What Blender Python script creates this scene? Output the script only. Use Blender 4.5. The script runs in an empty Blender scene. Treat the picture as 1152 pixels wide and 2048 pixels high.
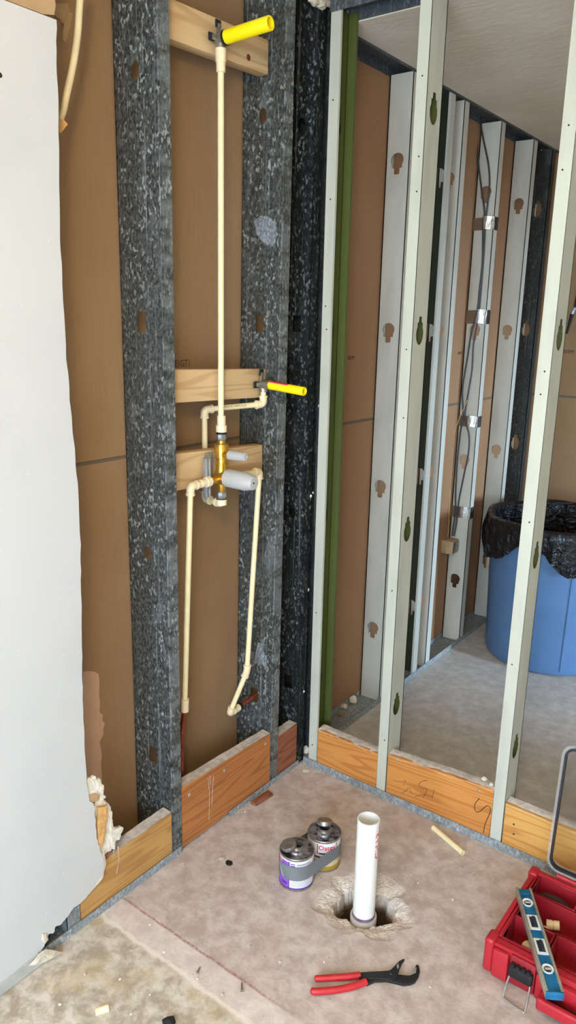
import bpy, bmesh, math, random
from mathutils import Vector, Matrix
random.seed(7)
scene = bpy.context.scene
C = scene.collection

# ------------------------------------------------------------------ camera
CAM = Vector((1.41347, -2.00803, 1.58268))
RT = Vector((0.79835605, 0.60184214, 0.02033865))
UP = Vector((-0.16610403, 0.18762467, 0.96809423))
FW = Vector((-0.57882387, 0.77626221, -0.2497597))
FPX = 1505.6
cd = bpy.data.cameras.new('camera'); cam = bpy.data.objects.new('camera', cd); C.objects.link(cam)
cd.sensor_fit = 'VERTICAL'; cd.sensor_height = 24.0; cd.sensor_width = 24.0
cd.lens = FPX / 2048 * 24.0
cd.clip_start = 0.02
m = Matrix((RT, UP, -FW)).transposed().to_4x4(); m.translation = CAM
cam.matrix_world = m
scene.camera = cam

def at(px, py, x=None, y=None, z=None):
    """point where the ray through a photo pixel meets a plane of the room"""
    d = FW + RT * ((px - 576) / FPX) - UP * ((py - 1024) / FPX)
    if x is not None: t = (x - CAM.x) / d.x
    elif y is not None: t = (y - CAM.y) / d.y
    else: t = (z - CAM.z) / d.z
    return CAM + d * t

# ------------------------------------------------------------------ world, lights, exposure
w = bpy.data.worlds.new('world'); scene.world = w; w.use_nodes = True
bg = w.node_tree.nodes['Background']; bg.inputs[0].default_value = (0.75, 0.86, 1.0, 1); bg.inputs[1].default_value = 0.6

def area(name, loc, aim, sx, sy, col, power, shape='RECTANGLE'):
    l = bpy.data.lights.new(name, 'AREA'); l.shape = shape; l.size = sx; l.size_y = sy
    l.color = col; l.energy = power
    o = bpy.data.objects.new(name, l); C.objects.link(o); o.location = loc
    o.rotation_euler = (Vector(aim) - Vector(loc)).to_track_quat('-Z', 'Y').to_euler()
    return o
area('window_daylight', (1.55, -3.46, 1.10), (0.9, -0.5, 0.35), 1.9, 1.4, (0.57, 0.79, 1.0), 136)
pl_ = bpy.data.lights.new('added_warm_light', 'POINT'); pl_.energy = 60; pl_.color = (1.0, 0.75, 0.42); pl_.shadow_soft_size = 0.12  # warm light with no visible source, added for the upper walls
po_ = bpy.data.objects.new('added_warm_light', pl_); C.objects.link(po_); po_.location = (1.35, -2.15, 2.16)
area('far_door_daylight', (6.0, 1.02, 1.25), (0.0, 1.2, 0.7), 0.45, 1.0, (0.55, 0.77, 1.0), 400)
scene.view_settings.view_transform = 'Standard'; scene.view_settings.look = 'None'
scene.view_settings.gamma = 1.0; scene.view_settings.use_curve_mapping = False
scene.view_settings.exposure = 0.0

# ------------------------------------------------------------------ materials
def lin(c):
    return tuple(((v / 255) / 12.92 if v <= 10 else (((v / 255) + 0.055) / 1.055) ** 2.4) for v in c) + (1.0,)
MATS = {}
class NT:
    def __init__(s, name, rough=0.6, metal=0.0, spec=0.5):
        s.m = bpy.data.materials.new(name); s.m.use_nodes = True
        s.t = s.m.node_tree; s.b = s.t.nodes['Principled BSDF']
        s.b.inputs['Roughness'].default_value = rough; s.b.inputs['Metallic'].default_value = metal
        s.b.inputs['Specular IOR Level'].default_value = spec
        MATS[name] = s.m
    def n(s, ty, **k):
        o = s.t.nodes.new(ty)
        for a, b in k.items(): setattr(o, a, b)
        return o
    def l(s, a, b): s.t.links.new(a, b)
    def pos(s, scale=(1, 1, 1), rot=(0, 0, 0), loc=(0, 0, 0)):
        g = s.n('ShaderNodeNewGeometry'); mp = s.n('ShaderNodeMapping')
        mp.inputs['Scale'].default_value = scale; mp.inputs['Rotation'].default_value = rot; mp.inputs['Location'].default_value = loc
        s.l(g.outputs['Position'], mp.inputs['Vector']); return mp.outputs['Vector']
    def noise(s, vec, scale, detail=4, rough=0.55, dist=0.0):
        o = s.n('ShaderNodeTexNoise'); o.inputs['Scale'].default_value = scale; o.inputs['Detail'].default_value = detail
        o.inputs['Roughness'].default_value = rough; o.inputs['Distortion'].default_value = dist
        s.l(vec, o.inputs['Vector']); return o.outputs['Fac']
    def ramp(s, fac, stops, interp='LINEAR'):
        o = s.n('ShaderNodeValToRGB'); cr = o.color_ramp; cr.interpolation = interp
        while len(cr.elements) > 1: cr.elements.remove(cr.elements[0])
        cr.elements[0].position = stops[0][0]; cr.elements[0].color = stops[0][1]
        for p, c in stops[1:]:
            e = cr.elements.new(p); e.color = c
        s.l(fac, o.inputs['Fac']); return o.outputs['Color']
    def mix(s, fac, a, b, mode='MIX'):
        o = s.n('ShaderNodeMix', data_type='RGBA', blend_type=mode)
        for sock, v in ((o.inputs[0], fac), (o.inputs[6], a), (o.inputs[7], b)):
            if hasattr(v, 'is_linked'): s.l(v, sock)
            else: sock.default_value = v
        return o.outputs[2]
    def math(s, op, a, b=0.0, c=None, clamp=False):
        o = s.n('ShaderNodeMath', operation=op); o.use_clamp = clamp
        for i, v in enumerate((a, b) if c is None else (a, b, c)):
            if hasattr(v, 'is_linked'): s.l(v, o.inputs[i])
            else: o.inputs[i].default_value = v
        return o.outputs[0]
    def sstep(s, v, a, b):
        o = s.n('ShaderNodeMapRange', interpolation_type='SMOOTHSTEP')
        o.inputs['From Min'].default_value = a; o.inputs['From Max'].default_value = b
        s.l(v, o.inputs['Value']); return o.outputs[0]
    def col(s, c):
        if hasattr(c, 'is_linked'): s.l(c, s.b.inputs['Base Color'])
        else: s.b.inputs['Base Color'].default_value = c
    def bump(s, h, strength=0.3, dist=0.005):
        o = s.n('ShaderNodeBump'); o.inputs['Strength'].default_value = strength; o.inputs['Distance'].default_value = dist
        s.l(h, o.inputs['Height']); s.l(o.outputs[0], s.b.inputs['Normal'])

def plain(name, c, rough=0.5, metal=0.0, var=0.0, spec=0.5, scale=30):
    t = NT(name, rough, metal, spec); c = lin(c)
    if var:
        f = t.noise(t.pos(), scale, 4)
        t.col(t.mix(t.sstep(f, 0.3, 0.7), tuple(v * (1 - var) for v in c[:3]) + (1,), tuple(min(1, v * (1 + var)) for v in c[:3]) + (1,)))
    else: t.col(c)
    return t.m

# galvanised steel with spangle
def galv(name, dark, mid_, light, cover=0.5, metal=0.25, rough=0.5, dusty=0.35, edge=False):
    t = NT(name, rough, metal)
    v = t.pos((1, 1, 0.6))
    wn_ = t.n('ShaderNodeTexNoise'); wn_.inputs['Scale'].default_value = 60; t.l(v, wn_.inputs['Vector'])
    wv = t.n('ShaderNodeVectorMath', operation='MULTIPLY_ADD'); t.l(wn_.outputs['Color'], wv.inputs[0]); wv.inputs[1].default_value = (0.012, 0.012, 0.012); t.l(v, wv.inputs[2])
    vo = t.n('ShaderNodeTexVoronoi'); vo.inputs['Scale'].default_value = 165; t.l(wv.outputs[0], vo.inputs['Vector'])
    sp = t.n('ShaderNodeSeparateColor'); t.l(vo.outputs['Color'], sp.inputs[0])
    n1 = t.noise(v, 150, 3, 0.65); n2 = t.noise(t.pos((1, 1, 0.4)), 9, 4); n3 = t.noise(t.pos((1, 1, 0.35)), 14, 4)
    base = t.mix(t.sstep(n1, 0.34, 0.66), lin(dark), lin(mid_))
    fl = t.math('MULTIPLY', t.sstep(sp.outputs[0], 0.74, 0.92), t.sstep(n1, 0.38, 0.56))
    fl = t.math('MULTIPLY', fl, t.sstep(n2, 0.28, 0.62))
    c = t.mix(t.math('MULTIPLY', fl, 0.9), base, lin(light))
    scr = t.sstep(t.noise(t.pos((170, 170, 1.6)), 1.0, 3), 0.60, 0.74)
    haze = t.sstep(n3, 0.55, 0.74)
    d = t.math('MAXIMUM', t.math('MULTIPLY', scr, 0.45), t.math('MULTIPLY', haze, dusty))
    c = t.mix(d, c, lin((150, 156, 158)))
    if edge:
        g = t.n('ShaderNodeNewGeometry'); sx = t.n('ShaderNodeSeparateXYZ'); t.l(g.outputs['Position'], sx.inputs[0])
        glint_wear = t.sstep(t.noise(t.pos((1, 1, 3)), 9, 4), 0.38, 0.60)
        e1_ = t.math('MULTIPLY', t.sstep(t.math('ABSOLUTE', t.math('ADD', sx.outputs[0], 0.0035)), 0.0055, 0.001), 0.62)  # bright line on the fold: painted highlight together with scratch wear
        e2_ = t.math('MULTIPLY', t.sstep(t.math('ABSOLUTE', t.math('ADD', sx.outputs[0], 0.055)), 0.0025, 0.0005), 0.40)
        c = t.mix(t.math('MULTIPLY', glint_wear, t.math('MAXIMUM', e1_, e2_)), c, lin((176, 184, 188)))
    t.col(c)
    t.bump(n1, 0.12, 0.002)
    return t.m
galv('galv_dark', (44, 46, 45), (92, 96, 94), (176, 182, 180), 0.5, 0.25, 0.5, 0.38, True)
galv('galv_shaded', (20, 23, 24), (48, 53, 54), (140, 150, 150), 0.5, 0.3, 0.45, 0.12)  # shaded copy of the stud zinc, shade put into the colour
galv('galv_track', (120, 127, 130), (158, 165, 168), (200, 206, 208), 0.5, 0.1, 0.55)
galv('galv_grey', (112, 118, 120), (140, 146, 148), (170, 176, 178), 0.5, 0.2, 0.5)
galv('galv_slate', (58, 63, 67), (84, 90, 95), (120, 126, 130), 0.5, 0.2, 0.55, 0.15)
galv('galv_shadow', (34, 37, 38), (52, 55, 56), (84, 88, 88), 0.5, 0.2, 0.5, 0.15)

def primer(name, c):
    t = NT(name, 0.52, 0.0, 0.4)
    n = t.noise(t.pos((1, 1, 0.25)), 14, 5); s = t.noise(t.pos(), 220, 2)
    c1 = lin(c); c2 = tuple(v * 0.86 for v in c1[:3]) + (1,)
    base = t.mix(t.sstep(n, 0.4, 0.72), c1, c2)
    t.col(t.mix(t.math('MULTIPLY', t.sstep(s, 0.72, 0.76), 0.35), base, lin((120, 116, 100))))
    return t.m
primer('primer', (193, 194, 180))
primer('primer_pale', (194, 193, 184))
primer('olive', (84, 92, 44)); primer('olive_shade', (44, 48, 30))  # shade and bounced tint inside the open studs, put into the colour

def board(name, a, b, grey=0.0):
    t = NT(name, 0.85, 0, 0.2)
    n = t.noise(t.pos((1, 0.8, 0.35)), 3.2, 5); f = t.noise(t.pos((1, 1, 0.15)), 120, 3)
    c = t.mix(t.sstep(n, 0.33, 0.68), lin(a), lin(b))
    c = t.mix(t.math('MULTIPLY', t.sstep(f, 0.45, 0.8), 0.10), c, lin((70, 48, 30)))
    st = t.noise(t.pos((1, 1, 0.4)), 26, 4)
    t.col(t.mix(t.math('MULTIPLY', t.sstep(st, 0.66, 0.8), 0.25), c, lin((182, 152, 122))))
    t.bump(f, 0.08, 0.001)
    return t.m
board('board_brown', (150, 118, 86), (160, 130, 98))
board('board_tan', (152, 114, 84), (160, 124, 94))
board('torn_paper', (196, 158, 132), (206, 172, 148))
plain('tan_paper', (176, 144, 106), 0.85, var=0.1, scale=8)
plain('orange_paper', (206, 158, 98), 0.85, var=0.18, scale=60)

def paint(name, a, b):
    t = NT(name, 0.7, 0, 0.3)
    n = t.noise(t.pos(), 2.2, 4); f = t.noise(t.pos(), 160, 2); d = t.noise(t.pos(), 11, 5)
    c = t.mix(t.sstep(n, 0.45, 0.75), lin(a), lin(b))
    c = t.mix(t.math('MULTIPLY', t.sstep(d, 0.66, 0.80), 0.35), c, lin((196, 190, 178)))
    t.col(t.mix(t.math('MULTIPLY', t.sstep(f, 0.74, 0.78), 0.6), c, lin((255, 255, 255))))
    h = t.math('ADD', t.sstep(f, 0.68, 0.78), t.noise(t.pos(), 40, 3))
    t.bump(h, 0.10, 0.002)
    return t.m
paint('paint_white', (197, 196, 195), (190, 190, 190))
paint('room_paint', (214, 210, 198), (206, 202, 190))
plain('gypsum', (226, 218, 204), 0.95, var=0.10, scale=60)
plain('gypsum_dirty', (206, 194, 176), 0.95, var=0.22, scale=35)

def ceilmat():
    t = NT('ceiling_texture', 0.9, 0, 0.2)
    n = t.noise(t.pos(), 2.5, 4); b = t.noise(t.pos((1, 2.2, 1), (0, 0, 0.5)), 9, 5, 0.62, 1.2)
    t.col(t.mix(t.sstep(n, 0.35, 0.7), lin((212, 199, 182)), lin((222, 211, 195))))
    t.bump(b, 0.14, 0.02)
ceilmat()

def floormat():
    t = NT('concrete', 0.82, 0, 0.3)
    g = t.n('ShaderNodeNewGeometry'); sp = t.n('ShaderNodeSeparateXYZ'); t.l(g.outputs['Position'], sp.inputs[0])
    X, Y, Z = sp.outputs
    big = t.noise(t.pos(), 3.0, 5, 0.6); mid = t.noise(t.pos(), 19, 9, 0.68, 0.25); fine = t.noise(t.pos(), 95, 5, 0.6)
    wob = t.math('MULTIPLY', t.math('SUBTRACT', t.noise(t.pos(), 22, 4), 0.5), 0.03)
    Yw = t.math('ADD', Y, wob)
    near = t.mix(t.sstep(mid, 0.36, 0.66), lin((176, 159, 150)), lin((206, 192, 184)))
    near = t.mix(t.math('MULTIPLY', t.sstep(big, 0.50, 0.70), 0.35), near, lin((176, 153, 140)))
    near = t.mix(t.math('MULTIPLY', t.sstep(t.noise(t.pos(), 31, 5, 0.65), 0.60, 0.70), 0.30), near, lin((132, 116, 106)))
    # pinkish curb strip
    pink = t.mix(t.sstep(mid, 0.35, 0.7), lin((204, 188, 180)), lin((222, 209, 202)))
    strip = t.sstep(Yw, -0.845, -0.862)
    col = t.mix(t.math('MULTIPLY', strip, 0.8), near, pink)
    # old adhesive area nearest the viewer
    adh = t.mix(t.sstep(mid, 0.38, 0.64), lin((164, 150, 132)), lin((208, 198, 184)))
    adh = t.mix(t.math('MULTIPLY', t.sstep(t.noise(t.pos(), 7, 5, 0.6), 0.50, 0.62), 0.42), adh, lin((190, 166, 122)))
    adh = t.mix(t.math('MULTIPLY', t.sstep(t.noise(t.pos(), 17, 5), 0.60, 0.70), 0.6), adh, lin((208, 200, 188)))
    col = t.mix(t.sstep(Yw, -0.925, -0.95), col, adh)
    edge = t.math('MULTIPLY', t.sstep(t.math('ABSOLUTE', t.math('ADD', Yw, 0.930)), 0.010, 0.002), 0.7)
    col = t.mix(edge, col, lin((226, 216, 200)))
    # red chalk line
    lw = t.math('MULTIPLY', t.math('SUBTRACT', mid, 0.5), 0.012)
    chalk = t.sstep(t.math('ABSOLUTE', t.math('ADD', t.math('ADD', Y, 0.852), lw)), 0.0055, 0.001)
    chalk = t.math('MULTIPLY', chalk, t.sstep(X, 0.66, 0.45))
    chalk = t.math('MULTIPLY', chalk, t.math('MULTIPLY', t.sstep(fine, 0.25, 0.6), 0.75))
    col = t.mix(chalk, col, lin((150, 84, 84)))
    # grey slab beyond the partition
    grey = t.mix(t.sstep(mid, 0.34, 0.7), lin((180, 175, 170)), lin((206, 202, 198)))
    grey = t.mix(t.math('MULTIPLY', t.sstep(big, 0.5, 0.7), 0.4), grey, lin((156, 148, 139)))
    col = t.mix(t.sstep(Y, 0.02, 0.08), col, grey)
    # chalky crumbs and specks
    col = t.mix(t.math('MULTIPLY', t.sstep(t.noise(t.pos(), 120, 2), 0.73, 0.77), 0.7), col, lin((232, 224, 212)))
    col = t.mix(t.math('MULTIPLY', t.sstep(t.noise(t.pos(loc=(3, 1, 0)), 60, 3), 0.69, 0.74), 0.55), col, lin((96, 84, 74)))
    # broken concrete in the drain hole
    brk = t.mix(t.sstep(fine, 0.3, 0.7), lin((188, 173, 160)), lin((220, 209, 197)))
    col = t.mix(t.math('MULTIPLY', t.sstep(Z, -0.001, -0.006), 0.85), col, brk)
    col = t.mix(t.sstep(Z, -0.045, -0.075), col, lin((84, 66, 52)))  # soil colour down the hole, darkened for the shade of its depth
    t.col(col)
    t.bump(t.math('ADD', t.math('MULTIPLY', mid, 0.6), t.math('MULTIPLY', fine, 0.5)), 0.25, 0.006)
floormat()

def wood(name, a, b, c, axis, freq=105, contrast=0.62):
    t = NT(name, 0.6, 0, 0.3)
    s = [9.0, 9.0, 9.0]; s[axis] = 0.75
    n = t.noise(t.pos(tuple(s)), 1.0, 2, 0.4, 0.15)
    rings = t.math('SINE', t.math('MULTIPLY', n, freq))
    s2 = [300.0, 300.0, 300.0]; s2[axis] = 6
    f = t.noise(t.pos(tuple(s2)), 1.0, 3)
    s3 = [9.0, 9.0, 9.0]; s3[axis] = 3.0
    bgn = t.noise(t.pos(tuple(s3)), 1.0, 4)
    rg = t.math('MULTIPLY', t.sstep(rings, 0.1, 1.0), contrast)
    col = t.mix(rg, lin(a), lin(b))
    col = t.mix(t.math('MULTIPLY', t.sstep(f, 0.48, 0.75), 0.3), col, lin(c))
    col = t.mix(t.math('MULTIPLY', t.sstep(bgn, 0.45, 0.75), 0.45), col, lin(c))
    t.col(col); t.bump(f, 0.12, 0.001)
    return t.m
wood('pine_y', (218, 186, 142), (186, 146, 100), (196, 158, 114), 1, 90, 0.55)
wood('oldpine_y', (184, 120, 68), (142, 84, 44), (136, 80, 46), 1)
wood('redpine_y', (148, 92, 66), (108, 62, 44), (100, 56, 40), 1)
wood('goldpine_y', (192, 148, 88), (160, 110, 60), (156, 104, 58), 1)
wood('oldpine_x', (208, 142, 74), (172, 104, 46), (168, 100, 48), 0)
wood('goldpine_x', (214, 162, 90), (184, 122, 56), (178, 116, 56), 0)
plain('plaster_dust', (204, 192, 182), 0.95, var=0.2, scale=45)

plain('cpvc', (238, 222, 178), 0.38, var=0.04)
plain('cpvc_fit', (236, 216, 180), 0.42, var=0.05)
plain('pvc', (226, 225, 220), 0.3)
plain('pvc_grey', (176, 168, 160), 0.5, var=0.15)
plain('primer_purple', (120, 92, 120), 0.4, var=0.3, scale=60)
plain('brass', (220, 172, 72), 0.28, 0.85, var=0.15, scale=40)
plain('chrome', (170, 170, 168), 0.3, 0.8, var=0.2, scale=60)
plain('nickel', (150, 146, 136), 0.35, 0.7, var=0.25, scale=60)
plain('zinc', (168, 172, 176), 0.4, 0.5, var=0.2, scale=60)
plain('black_steel', (40, 40, 42), 0.4, 0.3)
plain('black', (12, 12, 13), 0.7)
plain('ink', (58, 44, 36), 0.9)
plain('pencil', (52, 38, 28), 0.9)
plain('yellow_plastic', (252, 226, 16), 0.35)
plain('red_print', (214, 40, 56), 0.5)
plain('pink_print', (240, 130, 140), 0.5)
plain('copper', (150, 74, 52), 0.35, 0.6, var=0.25, scale=40)
t = NT('cap_plastic', 0.35); t.col(lin((204, 202, 202))); t.b.inputs['Transmission Weight'].default_value = 0.25; t.b.inputs['Subsurface Weight'].default_value = 0.0
plain('can_steel', (150, 146, 142), 0.32, 0.75, var=0.25, scale=70)
t = NT('can_stained', 0.35, 0.45)
n = t.noise(t.pos(), 55, 4); t.col(t.mix(t.sstep(n, 0.34, 0.62), lin((46, 36, 52)), lin((150, 142, 140))))
plain('label_white', (226, 224, 230), 0.5, var=0.03)
plain('label_text', (150, 146, 156), 0.6)
plain('label_purple', (146, 84, 200), 0.45)
plain('label_deep', (92, 52, 150), 0.45)
plain('label_gold', (164, 128, 42), 0.4)
plain('label_tan', (206, 186, 140), 0.5)
plain('label_red', (222, 30, 56), 0.5)
plain('label_navy', (40, 40, 70), 0.5)
plain('duct_tape', (116, 120, 124), 0.5, 0.05, var=0.05)
plain('tape_glint', (222, 224, 226), 0.4)
plain('red_box', (178, 34, 46), 0.42, var=0.05, scale=20)
plain('red_bin', (150, 26, 38), 0.48, var=0.06, scale=20)
plain('red_grip', (190, 38, 44), 0.45, var=0.1, scale=40)
plain('rubber', (24, 24, 25), 0.6)
plain('dark_saw', (58, 40, 40), 0.5)
plain('blue_paint', (22, 104, 150), 0.4, 0.1, var=0.28, scale=55)
plain('alu', (172, 168, 152), 0.4, 0.5, var=0.15, scale=60)
plain('vial_white', (226, 228, 226), 0.25)
plain('vial_dark', (40, 46, 60), 0.15)
t = NT('lid_clear', 0.12); t.col(lin((214, 214, 214))); t.b.inputs['Transmission Weight'].default_value = 1.0; t.b.inputs['IOR'].default_value = 1.03; t.b.inputs['Alpha'].default_value = 0.34
t = NT('lid_edge', 0.2); t.col(lin((190, 190, 188))); t.b.inputs['Alpha'].default_value = 0.38
plain('gasket', (34, 34, 36), 0.5)
plain('bin_blue', (84, 118, 160), 0.45, var=0.06, scale=12)
t = NT('bag', 0.24, 0, 0.5); t.col(lin((12, 14, 20))); t.bump(t.noise(t.pos((1, 1, 1.4)), 17, 4, 0.55, 1.5), 0.8, 0.03)
plain('cable', (44, 44, 48), 0.5)
plain('foil', (196, 196, 194), 0.32, 0.6, var=0.25, scale=80)
plain('brown_tape', (112, 92, 76), 0.5, var=0.1)
plain('box_beige', (178, 154, 122), 0.7, var=0.15, scale=50)
plain('green_plastic', (20, 110, 84), 0.5)
plain('tube_cream', (226, 208, 166), 0.45, var=0.05)
plain('screw_head', (178, 168, 150), 0.4, 0.5)
plain('hole_dark', (30, 28, 24), 0.9)
plain('seam', (104, 92, 78), 0.8)
galv('smear', (96, 102, 108), (138, 146, 154), (176, 182, 186), 0.5, 0.05, 0.7)
plain('stain_red', (158, 92, 78), 0.8, var=0.3, scale=90)
plain('vinyl', (178, 178, 172), 0.5, var=0.12, scale=20)
plain('frame_white', (222, 222, 220), 0.5)
t = NT('lamp_glass', 0.4); t.col(lin((255, 240, 215))); t.b.inputs['Emission Color'].default_value = (1, 0.85, 0.62, 1); t.b.inputs['Emission Strength'].default_value = 2.0
t = NT('glass', 0.02); t.col((1, 1, 1, 1)); t.b.inputs['Transmission Weight'].default_value = 1.0; t.b.inputs['IOR'].default_value = 1.02

# ------------------------------------------------------------------ mesh helpers
class MB:
    def __init__(s): s.v = []; s.f = []
    def add(s, vs, fs):
        k = len(s.v); s.v += [Vector(p) for p in vs]; s.f += [tuple(i + k for i in f) for f in fs]; return s
    def box(s, x0, x1, y0, y1, z0, z1):
        return s.add([(x0,y0,z0),(x1,y0,z0),(x1,y1,z0),(x0,y1,z0),(x0,y0,z1),(x1,y0,z1),(x1,y1,z1),(x0,y1,z1)],
                     [(0,3,2,1),(4,5,6,7),(0,1,5,4),(1,2,6,5),(2,3,7,6),(3,0,4,7)])
    def prism(s, pts, off):
        n = len(pts); off = Vector(off); pts = [Vector(p) for p in pts]
        return s.add(pts + [p + off for p in pts], [tuple(range(n))[::-1], tuple(range(n, 2 * n))] + [(i, (i+1) % n, n + (i+1) % n, n + i) for i in range(n)])
    def tube(s, path, r, n=14, caps=True):
        path = [Vector(p) for p in path]; rs = r if isinstance(r, (list, tuple)) else [r] * len(path)
        ref = None; rings = []
        for i, p in enumerate(path):
            a = path[max(i-1, 0)]; b = path[min(i+1, len(path)-1)]; t = (b - a).normalized()
            if ref is None: ref = t.orthogonal().normalized()
            ref = (ref - t * ref.dot(t)).normalized(); q = t.cross(ref)
            rings.append([p + (ref * math.cos(2*math.pi*k/n) + q * math.sin(2*math.pi*k/n)) * rs[i] for k in range(n)])
        vs = [v for rg in rings for v in rg]; fs = []
        for i in range(len(path)-1):
            for k in range(n): fs.append((i*n+k, i*n+(k+1) % n, (i+1)*n+(k+1) % n, (i+1)*n+k))
        if caps: fs += [tuple(range(n))[::-1], tuple((len(path)-1)*n + k for k in range(n))]
        return s.add(vs, fs)
    def lathe(s, prof, org, axis=(0, 0, 1), n=32, a0=0.0, a1=2*math.pi, ref=None):
        ax = Vector(axis).normalized(); u = Vector(ref).normalized() if ref else (Vector((1, 0, 0)) if abs(ax.z) > 0.9 else ax.orthogonal().normalized()); u = (u - ax*u.dot(ax)).normalized(); q = ax.cross(u); org = Vector(org)
        full = abs(a1 - a0 - 2*math.pi) < 1e-6; m_ = n if full else n + 1
        vs = []; fs = []
        for (r, h) in prof:
            for k in range(m_):
                a = a0 + (a1 - a0) * k / n
                vs.append(org + ax*h + (u*math.cos(a) + q*math.sin(a))*r)
        for i in range(len(prof)-1):
            for k in range(n):
                k2 = (k+1) % m_
                fs.append((i*m_+k, i*m_+k2, (i+1)*m_+k2, (i+1)*m_+k))
        return s.add(vs, fs)
    def build(s, name, mat, parent=None, smooth=True, bevel=0.0, solid=0.0, recalc=True, weld=0.0, seg=2):
        base = Vector((0, 0, 0))
        if parent is None:
            xs = [v.x for v in s.v]; ys = [v.y for v in s.v]; zs = [v.z for v in s.v]
            base = Vector(((min(xs)+max(xs))/2, (min(ys)+max(ys))/2, min(zs)))
            off = base
        else:
            off = parent['_o']
            off = Vector(off)
        me = bpy.data.meshes.new(name)
        me.from_pydata([tuple(v - off) for v in s.v], [], s.f)
        bm = bmesh.new(); bm.from_mesh(me)
        if weld: bmesh.ops.remove_doubles(bm, verts=bm.verts, dist=weld)
        else: bmesh.ops.remove_doubles(bm, verts=bm.verts, dist=1e-6)
        if recalc: bmesh.ops.recalc_face_normals(bm, faces=bm.faces)
        if solid: bmesh.ops.solidify(bm, geom=bm.faces[:], thickness=solid); bmesh.ops.recalc_face_normals(bm, faces=bm.faces)
        if bevel:
            ed = [e for e in bm.edges if len(e.link_faces) == 2 and e.calc_face_angle(0) > 0.6]
            bmesh.ops.bevel(bm, geom=ed, offset=bevel, segments=seg, affect='EDGES', profile=0.5, clamp_overlap=True)
        bm.to_mesh(me); bm.free()
        if smooth:
            me.polygons.foreach_set('use_smooth', [True] * len(me.polygons)); me.set_sharp_from_angle(angle=math.radians(38))
        me.materials.append(MATS[mat])
        o = bpy.data.objects.new(name, me); C.objects.link(o)
        if parent is None: o.location = base; o['_o'] = tuple(base)
        else: o.parent = parent; o['_o'] = tuple(off)
        return o
def tag(o, label=None, cat=None, group=None, kind=None):
    if label: o['label'] = label
    if cat: o['category'] = cat
    if group: o['group'] = group
    if kind: o['kind'] = kind
    return o
def thing(name, label, cat, loc, group=None):
    o = bpy.data.objects.new(name, None); C.objects.link(o); o.location = loc; o['_o'] = tuple(loc)
    o.empty_display_size = 0.05
    return tag(o, label, cat, group)
def plabel(o, label): o['label'] = label; return o
def B(x0, x1, y0, y1, z0, z1): return MB().box(x0, x1, y0, y1, z0, z1)

def text_faces(txt, size, bold=0.0):
    cu = bpy.data.curves.new('t', 'FONT'); cu.body = txt; cu.size = size; cu.align_x = 'CENTER'; cu.align_y = 'CENTER'; cu.resolution_u = 3; cu.offset = bold
    ob = bpy.data.objects.new('t', cu); C.objects.link(ob); dg = bpy.context.evaluated_depsgraph_get()
    me = bpy.data.meshes.new_from_object(ob.evaluated_get(dg))
    vs = [v.co.copy() for v in me.vertices]; fs = [tuple(p.vertices) for p in me.polygons]
    bpy.data.objects.remove(ob); bpy.data.curves.remove(cu); bpy.data.meshes.remove(me)
    return vs, fs
def text_plane(txt, size, org, ux, uy, name, mat, parent, sx=1.0):
    vs, fs = text_faces(txt, size); ux = Vector(ux); uy = Vector(uy); org = Vector(org)
    return MB().add([org + ux*v.x*sx + uy*v.y for v in vs], fs).build(name, mat, parent, smooth=False, recalc=False)
def ribbon(pts, wd, nrm):
    """flat pencil stroke"""
    pts = [Vector(p) for p in pts]; nrm = Vector(nrm); vs = []; fs = []
    for i, p in enumerate(pts):
        a = pts[max(i-1, 0)]; b = pts[min(i+1, len(pts)-1)]; s_ = (b - a).normalized().cross(nrm).normalized() * wd / 2
        vs += [p - s_, p + s_]
    for i in range(len(pts)-1): fs.append((2*i, 2*i+1, 2*i+3, 2*i+2))
    return MB().add(vs, fs)
def spline(pts, k=6):
    pts = [Vector(p) for p in pts]; out = []
    for i in range(len(pts)-1):
        p0 = pts[max(i-1, 0)]; p1 = pts[i]; p2 = pts[i+1]; p3 = pts[min(i+2, len(pts)-1)]
        for j in range(k):
            t = j / k
            out.append(0.5*((2*p1) + (p2-p0)*t + (2*p0-5*p1+4*p2-p3)*t*t + (3*p1-p0-3*p2+p3)*t**3))
    return out + [pts[-1]]
def jag(pts, amp, sub, rnd):
    """roughen a closed outline of (a,b) pairs"""
    out = []
    n = len(pts)
    for i in range(n):
        a = pts[i]; b = pts[(i+1) % n]
        for j in range(sub):
            t = j / sub
            out.append((a[0] + (b[0]-a[0])*t + rnd.uniform(-amp, amp), a[1] + (b[1]-a[1])*t + rnd.uniform(-amp, amp)))
    return out

# ------------------------------------------------------------------ room shell
ZC = 2.425; ZN = 2.466; ZP = 2.438
XB_L, XB_F = -0.163, -0.100           # paper faces behind the near bays and behind the far bays
Y_END = 2.14
def hole_depth(x, y, rnd):
    dx, dy = x - 0.548, y + 0.447
    a = math.atan2(dy, dx); d = math.hypot(dx, dy)
    ri = 0.074 + 0.010*math.sin(2*a + 0.6) + 0.006*math.sin(5*a + 1.0) + 0.003*math.sin(11*a)
    ro = 0.128 + 0.012*math.sin(3*a + 2.2) + 0.009*math.sin(7*a) + 0.005*math.sin(13*a + 1)
    chip = 0.5*math.sin(x*95 + 3*math.sin(y*60)) + 0.5*math.sin(y*120 + 2*math.sin(x*75))
    if d < ri - 0.008: return -0.19 + rnd.uniform(-0.01, 0.01)
    if d < ri: return -0.07
    if d < ro:
        t = (d - ri) / (ro - ri)
        return -0.018*(1-t)**1.6 - 0.0030*(1-t**4) + (0.0035*chip + rnd.uniform(-0.002, 0.002))*(1 - t)**0.6 - 0.001
    return 0.0
rnd = random.Random(3)
fm = MB()
X0, X1, Y0, Y1 = -0.17, 3.2, -3.6, 2.20
hx0, hx1, hy0, hy1 = 0.39, 0.72, -0.61, -0.28
N = 84
gv = []; gf = []
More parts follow.
